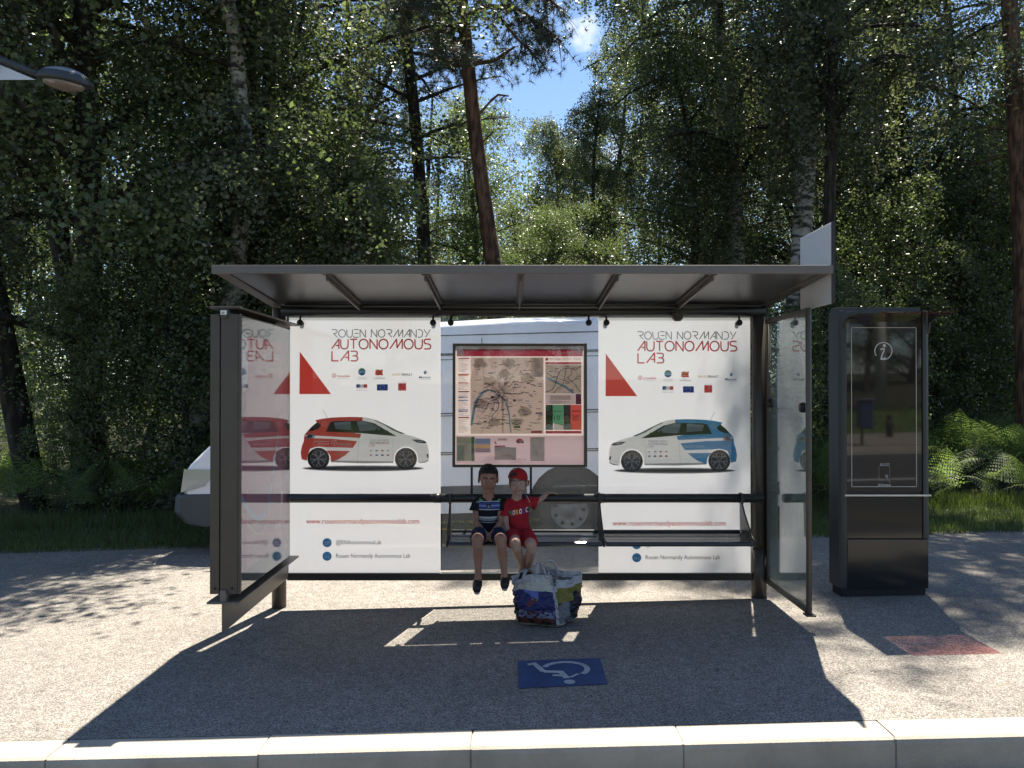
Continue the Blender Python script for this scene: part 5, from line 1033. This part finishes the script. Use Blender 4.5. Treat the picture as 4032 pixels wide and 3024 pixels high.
def shoe(root, ank, heel, toe, r=.034):
    mb = MB(); a, h_, t_ = Vector(ank), Vector(heel), Vector(toe); cap(mb, a, h_, r*.80, r*.98); cap(mb, h_, h_.lerp(t_, .5), r*.98, r*1.02); cap(mb, h_.lerp(t_, .5), t_, r*1.02, r*.92); so = fuse(mb, 'shoe', M_shoe, root, .004, 2)
    d = (t_-h_).normalized(); dn = Vector((0,0,-1)); dn = (dn-d*dn.dot(d)).normalized(); mb = MB(); o_ = dn*r*.62
    cap(mb, h_+o_, t_+o_, r*.72, r*.70); fuse(mb, 'sole', M_sole, so, .004, 1)
    mb = MB(); sx = d.cross(dn).normalized()
    for k in range(3): c = h_.lerp(t_, .30+.2*k)-dn*r*.97; cap(mb, c-sx*r*.45, c+sx*r*.45+d*.01, .0022, .0022, 6)
    mb.build('lace', M_rubber, so)
# ---- older boy, dark striped shirt
B1 = empty('person', at(1925, 2095, 6.15)); tag(B1, 'dark-haired boy in a black and blue striped t-shirt sitting with clasped hands', 'person', 'boys on the bench')
H1 = Matrix.Translation(at(1926, 1884, 6.10)) @ Matrix.Rotation(math.radians(6), 4, 'Z') @ Matrix.Rotation(math.radians(2), 4, 'Y') @ Matrix.Rotation(math.radians(6), 4, 'X')
mb = MB(); head(mb, H1, 1.0); P = at
chain(mb, [(P(1926,1912,6.14),.037),(P(1926,1945,6.145),.040),(P(1926,1965,6.15),.047)]); loft(mb, [(P(1925,2095,6.15),.075,.055),(P(1925,2050,6.15),.068,.05),(P(1925,2005,6.15),.074,.052),(P(1925,1975,6.15),.070,.045),(P(1926,1958,6.15),.035,.03)])
chain(mb, [(P(1886,1977,6.15),.030),(P(1877,2005,6.14),.026),(P(1876,2052,6.09),.0225),(P(1893,2078,6.02),.0215),(P(1913,2098,5.955),.0165)])
chain(mb, [(P(1965,1977,6.15),.030),(P(1973,2005,6.14),.026),(P(1975,2052,6.09),.0225),(P(1960,2078,6.02),.0215),(P(1942,2098,5.955),.0165)])
hand(mb, P(1914,2099,5.952), (.55,-.50,-.42), (.55,.35,-.65), -1, 1.0, .9); hand(mb, P(1941,2099,5.950), (-.60,-.48,-.35), (-.45,.35,-.75), 1, 1.0, .75)
for hx_, kx_, ax_, kd in ((1897,1883,1886,5.815),(1955,1975,1989,5.815)):
    ay = 2262 if hx_ < 1920 else 2255; chain(mb, [(P(hx_,2098,6.13),.058),(P((hx_+kx_)/2,2108,5.96),.052),(P(kx_,2124,kd),.0425),(P(kx_+(ax_-kx_)*.12,2150,kd-.012),.036),(P(kx_+(ax_-kx_)*.4,2184,kd+.008),.037),(P(kx_+(ax_-kx_)*.8,2232,kd+.004),.026),(P(ax_,ay,kd),.0235),(P(ax_,ay+14,kd-.005),.026)])
fuse(mb, 'body', M_skin[0], B1, .0034, 3)
face_parts(B1, H1, 1.0, 0, .003)
def scalp(name, H, S, c, r, line, mat, root, jit=.0015, thick=.006, n=72, kmax=34):
    vs = []; ok = {}; fs = []
    for i in range(kmax+1):
        for j in range(n):
            a = PI*.80*i/kmax; b_ = 2*PI*j/n; d = Vector((math.sin(a)*math.cos(b_), math.sin(a)*math.sin(b_), math.cos(a))); p = Vector((c[0]+r[0]*d.x, c[1]+r[1]*d.y, c[2]+r[2]*d.z))
            ok[(i,j)] = p.z > line(p)-.004; nz = jit*(mnoise.noise(d*26)+mnoise.noise(d*9)); vs.append(H @ ((p+d*nz)*S))
    for i in range(kmax):
        for j in range(n):
            q = [(i,j),(i+1,j),(i+1,(j+1) % n),(i,(j+1) % n)]
            if all(ok[t] for t in q): fs.append([t[0]*n+t[1] for t in q])
    mb = MB(); mb.add(vs, fs, 0, True); import bmesh
    o = mb.build(name, mat, root); bm = bmesh.new(); bm.from_mesh(o.data); bmesh.ops.delete(bm, geom=[v for v in bm.verts if not v.link_faces], context='VERTS'); bm.to_mesh(o.data); bm.free()
    s_ = o.modifiers.new('thick', 'SOLIDIFY'); s_.thickness = thick; s_.offset = 0; return o
def line1(p):
    if p.y < -.035: return .050+.004*math.sin(p.x*700)+.003*math.sin(p.x*1900)-.25*max(0, abs(p.x)-.035)
    if p.y < .0: return .048-(p.y+.035)/.035*.046
    return -.002-min(1, (p.y)/.05)*.045
scalp('hair', H1, 1.0, (0,.015,.028), (.0695,.084,.0755), line1, M_hair, B1, .003, .006)
for s in (-1, 1): pass
# shirt with printed bands
def band_mat():
    m, N, L = nmat('striped_cotton'); b = N['Principled BSDF']; b.inputs['Roughness'].default_value = .85; b.inputs['Specular IOR Level'].default_value = .2
    tc = N.new('ShaderNodeTexCoord'); sx = N.new('ShaderNodeSeparateXYZ'); L.new(tc.outputs['Object'], sx.inputs[0])
    zf = lambda py: CAMZ-(py-CY)/F*6.07
    lo, hi = zf(2100), zf(1950); r = N.new('ShaderNodeValToRGB'); r.color_ramp.interpolation = 'CONSTANT'; mr = N.new('ShaderNodeMapRange'); mr.inputs['From Min'].default_value = lo; mr.inputs['From Max'].default_value = hi; L.new(sx.outputs['Z'], mr.inputs['Value']); L.new(mr.outputs[0], r.inputs['Fac'])
    K = (.010,.011,.014); W_ = (.50,.52,.56); NV = (.018,.024,.060); st_ = [(2100,K),(2058.5,(.33,.35,.38)),(2055.5,K),(2050,(.36,.38,.40)),(2046.5,(.05,.055,.06)),(2043,(.42,.44,.47)),(2035,K),(2009.5,W_),(2006.5,(.035,.05,.17)),(2000,(.06,.09,.28)),(1995.5,(.24,.30,.52)),(1990.5,(.06,.09,.28)),(1983,(.02,.025,.08)),(1978.5,W_),(1975.5,K),(1964,NV)]
    e = r.color_ramp.elements; e[0].position = 0; e[0].color = (*K,1); e.remove(e[1])
    for py, c in st_[1:]: q = e.new((zf(py)-lo)/(hi-lo)); q.color = (*c, 1)
    g = N.new('ShaderNodeMath'); g.operation = 'SUBTRACT'; L.new(sx.outputs['X'], g.inputs[0]); g.inputs[1].default_value = at(1929,2000,6.07).x; a = N.new('ShaderNodeMath'); a.operation = 'ABSOLUTE'; L.new(g.outputs[0], a.inputs[0]); c_ = N.new('ShaderNodeMath'); c_.operation = 'LESS_THAN'; c_.inputs[1].default_value = .077; L.new(a.outputs[0], c_.inputs[0])
    x = N.new('ShaderNodeMixRGB'); x.inputs['Color1'].default_value = (*K,1); L.new(c_.outputs[0], x.inputs['Fac']); L.new(r.outputs[0], x.inputs['Color2']); L.new(x.outputs[0], b.inputs['Base Color'])
    t = N.new('ShaderNodeTexNoise'); t.inputs['Scale'].default_value = 60; L.new(tc.outputs['Object'], t.inputs[0]); bp = N.new('ShaderNodeBump'); bp.inputs['Strength'].default_value = .35; bp.inputs['Distance'].default_value = .004; L.new(t.outputs['Fac'], bp.inputs['Height']); L.new(bp.outputs[0], b.inputs['Normal']); return m
mb = MB(); loft(mb, [(P(1925,2096,6.14),.086,.072),(P(1925,2060,6.14),.078,.064),(P(1925,2030,6.145),.080,.064),(P(1925,2000,6.15),.086,.064),(P(1925,1980,6.15),.089,.058),(P(1925,1968,6.155),.078,.048),(P(1926,1958,6.155),.060,.044)])
for sg, cx_ in ((-1,1925),(1,1925)):
    a = P(cx_+sg*36,1974,6.15); b_ = P(cx_+sg*47,1984,6.145); c_ = P(cx_+sg*54,2008,6.13); cap(mb, a, b_, .036, .036); u = (c_-b_).normalized(); 
    loft(mb, [(b_, .036,.036),(c_, .038,.040)])
sh1 = fuse(mb, 't_shirt', band_mat(), B1, .0045, 2, .004)
A = Art(projector(sh1), .0006)
A.poly([(1887,1967),(1893,1966),(1897,1970),(1906,1971),(1899,1975),(1888,1976)], '57a05a', 1); A.build('shoulder_flash', M_sticker, sh1); A = Art(projector(sh1), .0006); A.poly([(1966,1968),(1974,1967),(1974,1975),(1958,1974)], '57a05a', 1)
A.build('shoulder_flash', M_sticker, sh1); A = Art(projector(sh1), .0006)
A.poly([(1918,1987),(1922,1986),(1927,1987),(1932,1986),(1936,1987),(1936,1998),(1932,2003),(1927,2006),(1922,2003),(1918,1998)], '14161c', 1); A.circ(1927, 1995, 3.6, 'b4bac4', 2, 10); A.circ(1927, 1995, 1.8, '14161c', 3, 8); A.rect(1921,2000,1933,2001.5,'b4bac4',2)
A.build('badge', M_sticker, sh1); A = Art(projector(sh1), .0006)
A.text('25', 1877, 1983, '8a96a8', 1, h=8, w=15, bold=.02)
A.build('number', M_sticker, sh1)
mb = MB(); 
mb = MB(); loft(mb, [(P(1925,2112,6.14),.085,.075),(P(1925,2090,6.14),.083,.072)])
for hx_, kx_ in ((1898,1884),(1954,1973)): cap(mb, P(hx_,2098,6.13), P((hx_+kx_)/2,2106,5.99), .062, .060); cap(mb, P((hx_+kx_)/2,2106,5.99), P(kx_,2120,5.868), .060, .054)
sh = fuse(mb, 'shorts', cloth('navy_shorts', (.015,.02,.05)), B1, .0055, 2, .005)
A = Art(projector(sh), .001)
for sg in (-1, 1): A = Art(projector(sh), .001); c = 1928+sg*45; A.poly([(c-sg*8,2098),(c-sg*2,2084),(c+sg*4,2078),(c+sg*2,2094),(c-sg*4,2112)], '3f8a4a', 1); A.poly([(c+sg*5,2082),(c+sg*12,2090),(c+sg*8,2112),(c+sg*4,2100)], '2b3f8a', 1); A.build('side_stripe', M_sticker, sh)
shoe(B1, P(1886,2276,5.825), P(1884,2288,5.84), P(1881,2316,5.735), .0335); shoe(B1, P(1990,2268,5.825), P(1992,2280,5.84), P(1990,2302,5.735), .0335)
# ---- younger boy in red
B2 = empty('person', at(2045, 2100, 6.15)); tag(B2, 'small boy in a red cap worn backwards and red outfit, one arm on the rail', 'person', 'boys on the bench')
H2 = Matrix.Translation(at(2043, 1899, 6.09)) @ Matrix.Rotation(math.radians(-4), 4, 'Z') @ Matrix.Rotation(math.radians(-5), 4, 'Y') @ Matrix.Rotation(math.radians(-3), 4, 'X')
mb = MB(); head(mb, H2, .92)
for s in (-1, 1): c = H2 @ Vector((s*.030,-.044,-.042)); mb.ball(c, .022, 14)
chain(mb, [(P(2041,1925,6.13),.033),(P(2038,1950,6.145),.036),(P(2037,1970,6.15),.042)]); loft(mb, [(P(2047,2100,6.15),.075,.055),(P(2043,2050,6.15),.068,.05),(P(2040,2010,6.15),.070,.05),(P(2039,1980,6.15),.066,.042),(P(2038,1964,6.15),.034,.03)])
chain(mb, [(P(2002,1986,6.15),.028),(P(1992,2020,6.13),.024),(P(1996,2062,6.08),.021),(P(2001,2088,6.02),.020),(P(2007,2108,5.965),.0155)])
hand(mb, P(2008,2109,5.962), (.20,-.25,-.62), (.25,.75,-.3), 1, .92, 1.1)
chain(mb, [(P(2078,1978,6.15),.028),(P(2112,1972,6.19),.023),(P(2132,1966,6.23),.021),(P(2148,1952,6.285),.0175),(P(2158,1942,6.33),.0145)])
hand(mb, P(2159,1940,6.335), (1,.03,-.02), (.0,.05,-1), 1, .92, .22, .2)
for pts in ([(P(2024,2104,6.13),.055),(P(2022,2118,5.97),.050),(P(2032,2138,5.83),.040),(P(2036,2158,5.83),.034),(P(2046,2186,5.90),.034),(P(2056,2216,6.00),.024),(P(2060,2232,6.05),.022),(P(2060,2244,6.06),.025)], [(P(2068,2104,6.13),.055),(P(2082,2122,5.98),.050),(P(2094,2146,5.85),.040),(P(2093,2166,5.855),.034),(P(2088,2192,5.92),.034),(P(2084,2220,6.01),.024),(P(2082,2236,6.06),.022),(P(2080,2248,6.07),.025)]): chain(mb, pts)
fuse(mb, 'body', M_skin[1], B2, .0034, 3); face_parts(B2, H2, .92, 1, -.001)
scalp('hair', H2, .92, (0,.015,.025), (.070,.084,.074), lambda p: (.012 if p.y < -.03 else -.035) if abs(p.x) > .03 or p.y > 0 else .04, M_hair2, B2, .002, .006)
M_redcap = cloth('red_cap_cloth', (.36,.018,.022)); 
def line2(p): return .034-.25*p.x if p.y < -.02 else .034-.25*p.x-(p.y+.02)*.30
cp = scalp('cap', H2, .92, (0,.014,.034), (.0775,.092,.080), line2, M_redcap, B2, .0008, .004)
mb = MB(); Rb = H2.to_3x3(); V = []
for i in range(9):
    a = PI*(i/8); r1 = .088
    for k in range(4): q = k/3; V.append(H2 @ Vector((.02+math.cos(a)*(.062-.010*q), .070+math.sin(a)*.018+q*.060*math.sin(a)**.5, .004-.040*q)*1))
mb.add(V, [(i*4+k, (i+1)*4+k, (i+1)*4+k+1, i*4+k+1) for i in range(8) for k in range(3)], 0, True); o = mb.build('brim', M_redcap, cp); s_ = o.modifiers.new('thick', 'SOLIDIFY'); s_.thickness = .005
cme = bpy.data.meshes.new_from_object(cp.evaluated_get(bpy.context.evaluated_depsgraph_get()))
class _O: data = cme
A = Art(projector(_O), .0008)
A.fill([(2009,1876),(2009,1868),(2014,1861),(2023,1858),(2032,1859),(2039,1865),(2040,1868),(2032,1873),(2024,1872),(2017,1877),(2013,1881)], '3a2220', 1); A.build('strap_opening', M_sticker, cp); A = Art(projector(_O), .0008); A.fill([(2022,1846),(2032,1844),(2031,1851),(2021,1852)], '2f8a62', 1)
A.build('cap_print', M_sticker, cp)
M_redcot = cloth('red_cotton', (.34,.016,.026))
mb = MB(); loft(mb, [(P(2046,2092,6.14),.088,.072),(P(2044,2060,6.14),.080,.066),(P(2042,2030,6.145),.080,.064),(P(2040,2000,6.15),.084,.062),(P(2039,1982,6.15),.082,.054),(P(2038,1971,6.155),.066,.045),(P(2037,1964,6.155),.052,.040)])
cap(mb, P(2008,1982,6.15), P(1998,1994,6.145), .036, .036); loft(mb, [(P(1999,1990,6.145),.036,.036),(P(1986,2028,6.12),.047,.046)])
cap(mb, P(2072,1978,6.15), P(2098,1976,6.17), .036, .040)
a, b_ = P(2096,1975,6.17), P(2114,1982,6.185); t = (b_-a).normalized(); u = Vector((0,1,0)); v = t.cross(u).normalized(); n = 20
vs = [c+u*ry*math.cos(2*PI*j/n)+v*rz*math.sin(2*PI*j/n) for c, ry, rz in ((a,.036,.040),(b_+t*.008-v*.0,.040,.052)) for j in range(n)]; mb.add(vs, [(j,(j+1) % n,n+(j+1) % n,n+j) for j in range(n)]+[tuple(range(n))[::-1], tuple(range(n,2*n))], 0, True)
sh2 = fuse(mb, 't_shirt', M_redcot, B2, .0045, 2, .005)
A = Art(projector(sh2), .0007); x = 2004
for ch, c, wd in zip('MOROCCO', ('2f8a5c','e6cfd4','e0a83a','e6dcdc','2c3f8c','e6dcdc','3f8a5c'), (15,10.5,11.5,12,10.5,11,9)):
    A.text(ch, x, 2033-(x-2004)*.19, c, 1, h=19, w=wd, bold=.045, slope=-.15); x += wd+1.8
A.build('lettering', M_sticker, sh2); A = Art(projector(sh2), .0007)
A.stroke([(2066,1944),(2074,1952),(2082,1964),(2088,1978),(2092,1994)][1:], 1.6, 'd9c2c4', 1); A.build('piping', M_sticker, sh2); A = Art(projector(sh2), .0007); A.stroke([(2006,1962),(2000,1972),(1998,1984),(1997,1996)], 1.4, '4a4444', 1)
A.build('piping', M_sticker, sh2)
mb = MB(); loft(mb, [(P(2047,2116,6.14),.086,.075),(P(2047,2086,6.14),.084,.070)])
for pts in ([(P(2022,2104,6.12),.062),(P(2020,2116,5.98),.060),(P(2020,2128,5.91),.054)], [(P(2070,2106,6.12),.062),(P(2083,2122,5.99),.060),(P(2090,2136,5.915),.054)]): chain(mb, pts)
fuse(mb, 'shorts', M_redcot, B2, .0055, 2, .007)
shoe(B2, P(2060,2246,6.06), P(2061,2256,6.075), P(2056,2274,5.985), .031); shoe(B2, P(2080,2250,6.07), P(2081,2260,6.085), P(2084,2278,6.0), .031)
# ================================================================ shopping bag
BG = empty('shopping_bag', (.25, 5.95, gz(.25))); tag(BG, 'crumpled white plastic shopping bag with a blue picture print standing on the pavement', 'bag')
g0 = lambda px, D, z: Vector(((px-CX)/F*D, D, z+gz((px-CX)/F*D)))
base = [g0(2028,5.92,.012), g0(2208,5.80,.006), g0(2272,6.03,.012), g0(2098,6.08,.012)]; topc = [g0(2004,5.90,.335), g0(2180,5.81,.350), g0(2310,6.02,.370), g0(2112,6.12,.370)]
NU, NVv = 352, 128; random.seed(3); V = []; Cc = []
def edge(c, u): i = int(u) % 4; f = u-int(u); return c[i].lerp(c[(i+1) % 4], f)
def smoothedge(c, u): return (edge(c, (u-.16) % 4)+edge(c, (u-.08) % 4)+edge(c, u % 4)+edge(c, (u+.08) % 4)+edge(c, (u+.16) % 4))/5
cb = sum(base, Vector())/4
for j in range(NVv+1):
    v = j/NVv
    for i in range(NU):
        u = 4*i/NU; b_ = smoothedge(base, u); t = smoothedge(topc, u); p = b_.lerp(t, v); rim = v*v*v; fr = u % 1
        ctr = cb.lerp(sum(topc, Vector())/4, v); out_ = Vector((p.x-ctr.x, p.y-ctr.y, 0)).normalized()
        bul = (.072 if u < 3 else .02)*math.sin(PI*min(1, v*1.15))*math.sin(PI*fr)-.006*(1-math.sin(PI*fr))*math.sin(PI*v)
        q = Vector((u*1.9, v*3.2, 0)); nz = .018*mnoise.noise(q*1.6)+.012*abs(mnoise.noise(q*3.7+Vector((5,1,0))))-.010*abs(mnoise.noise(Vector((u*5.5, v*1.6, 3))))*(1+v)+.006*mnoise.noise(q*9)-.007*abs(mnoise.noise(Vector((u*9+v*6, v*3-u*2, 8))))
        if v < .06: bul -= .03*(1-v/.06)
        p = p+out_*(bul+nz); p.z += rim*(.030*math.sin(u*2.2+.5)+.02*mnoise.noise(Vector((u*2.6,9,0))))-.02*rim*(1 if 1.0 < u < 1.6 else 0)
        if u < 1.1: p.z -= .055*rim*max(0, 1-abs(fr-.05)/.35)
        V.append(p)
fs = [(j*NU+i, j*NU+(i+1) % NU, (j+1)*NU+(i+1) % NU, (j+1)*NU+i) for j in range(NVv) for i in range(NU)]
def bagcol(u, v):
    n1 = mnoise.noise(Vector((u*3, v*4, 1))); n2 = mnoise.noise(Vector((u*8, v*7, 4))); n3 = mnoise.noise(Vector((u*18, v*16, 7)))
    W_ = (.60,.60,.61)
    if u < 1:                                            # front: picture in blue with a reddish burst and pale foam
        if v > .80+.05*n1-.10*u or u < .04+.02*n1 or u > .965+.02*n1 or v < .045: return (.66,.64,.54) if (v < .90 and .2 < u < .92) else W_
        if u > .34 and u < .66 and v > .58+(.66-u)*.55: return (.15,.20,.50)
        if abs(u-.54+n1*.12)*2.2+abs(v-.56)*1.2+n2*.16 < .13 : return (.16,.03,.03) if n3 > -.25 else (.42,.22,.2)
        if abs(u-.58+n2*.1)*1.2+abs(v-.38+n1*.1)*2.6+n3*.16 < .17: return (.25,.13,.05) if n3 > .12 else (.10,.06,.14)
        if u < .24+n1*.1 and v < .52: return (.012,.020,.016) if n2 < .2 else (.14,.19,.15)
        if v < .32+n1*.10 and v > .19+n2*.05: return (.24,.25,.36) if n3 > -.15 else (.03,.03,.10)
        if v <= .20+n2*.05: return (.16,.05,.03) if n2 > 0 else (.028,.02,.025)
        return (.022,.030,.15) if n2 < .35 else (.05,.04,.17)
    if u < 2:
        f = u-1
        if v > .80+.04*n1 or f < .05 or f > .86+.05*n1 or v < .07: return W_
        if v > .52 and (f-.5)**2*5+(v-.55)**2*3 > .10+n1*.05: return (.27,.23,.04)
        if n1 > .12: return (.22,.23,.26)
        return (.020,.016,.03) if n2 < .25 else (.02,.03,.08)
    return W_
cols = [bagcol(4*(i+.5)/NU, (j+.5)/NVv) for j in range(NVv) for i in range(NU)]
b0 = len(V); V += [V[i]*.0+cb.lerp(V[i], .93) for i in range(NU)]; fs += [(i, b0+i, b0+(i+1) % NU, (i+1) % NU) for i in range(NU)]; V.append(cb); fs += [(b0+i, b0+NU, b0+(i+1) % NU) for i in range(NU)]; cols += [(.6,.6,.6)]*(2*NU)
me = bpy.data.meshes.new('bag_body'); me.from_pydata([tuple(p) for p in V], [], fs); me.materials.append(print_mat('bag_plastic', .30, .5, .30)); ca = me.color_attributes.new(name='Col', type='FLOAT_COLOR', domain='CORNER'); arr = []
for f_, c in zip(fs, cols): arr += [c[0], c[1], c[2], 1]*len(f_)
ca.data.foreach_set('color', arr); me.polygons.foreach_set('use_smooth', [True]*len(fs)); bo = put('bag_body', me, BG); s_ = bo.modifiers.new('thick', 'SOLIDIFY'); s_.thickness = .0012
M_white_pl = pbr('white_plastic', (.60,.60,.62), .35, 0, .5); 
mt_ = M_white_pl.node_tree; tl = mt_.nodes.new('ShaderNodeBsdfTranslucent'); tl.inputs[0].default_value = (.6,.6,.62,1); xx = mt_.nodes.new('ShaderNodeMixShader'); xx.inputs[0].default_value = .35; mt_.links.new(mt_.nodes['Principled BSDF'].outputs[0], xx.inputs[1]); mt_.links.new(tl.outputs[0], xx.inputs[2]); mt_.links.new(xx.outputs[0], mt_.nodes['Material Output'].inputs[0])
# things bulging inside: crumpled inner plastic
mb = MB(); n_ = 26; vs = []
tc_ = [cb.lerp(p, .86)+Vector((0,0,0)) for p in topc]
for a in range(n_):
    for b_ in range(n_):
        f, g = a/(n_-1), b_/(n_-1); p = (tc_[0].lerp(tc_[1], f)).lerp(tc_[3].lerp(tc_[2], f), g); z = .24+gz(.25)+.05*mnoise.noise(Vector((f*5, g*5, 2)))+.03*abs(mnoise.noise(Vector((f*11, g*9, 5)))); vs.append((p.x, p.y, z))
mb.add(vs, [(a*n_+b_, (a+1)*n_+b_, (a+1)*n_+b_+1, a*n_+b_+1) for a in range(n_-1) for b_ in range(n_-1)], 0, True); mb.build('inner_bag', M_white_pl, BG)
def ribbon(pts, wd, dirv):
    mb = MB(); Q = [P(*p) for p in pts]; S_ = []
    for i in range(len(Q)-1):
        for k in range(6):
            t = k/6; p0 = Q[max(i-1,0)]; p1 = Q[i]; p2 = Q[i+1]; p3 = Q[min(i+2, len(Q)-1)]
            S_.append(.5*((2*p1)+(p2-p0)*t+(2*p0-5*p1+4*p2-p3)*t*t+(3*p1-p0-3*p2+p3)*t**3))
    S_.append(Q[-1]); vs = []
    for i, p in enumerate(S_):
        tg = (S_[min(i+1, len(S_)-1)]-S_[max(i-1, 0)]).normalized(); d = (Vector(dirv)-tg*Vector(dirv).dot(tg)).normalized(); w_ = wd*(1+.25*mnoise.noise(p*30)); vs += [p-d*w_/2, p+tg.cross(d)*.003, p+d*w_/2]
    mb.add(vs, [(i*3+k, i*3+k+1, i*3+k+4, i*3+k+3) for i in range(len(S_)-1) for k in range(2)], 0, True); o = mb.build('handle', M_white_pl, BG); s_ = o.modifiers.new('thick', 'SOLIDIFY'); s_.thickness = .0008
ribbon([(2062,2300,5.86),(2064,2270,5.86),(2076,2243,5.87),(2092,2238,5.89),(2100,2252,5.91),(2104,2275,5.92)], .022, (.9,-.5,.3))
ribbon([(2118,2290,5.87),(2116,2245,5.87),(2120,2217,5.88),(2128,2213,5.89),(2136,2228,5.90),(2150,2262,5.90)], .026, (.9,-.5,.2))
ribbon([(2150,2262,5.96),(2142,2226,5.97),(2156,2210,5.98),(2174,2207,5.99),(2188,2218,6.0),(2194,2245,6.01),(2196,2275,6.02)], .020, (.5,-.2,.85))
ribbon([(2160,2250,5.93),(2166,2280,5.90),(2180,2300,5.87),(2190,2325,5.86),(2188,2345,5.86)], .022, (.9,-.3,.1))
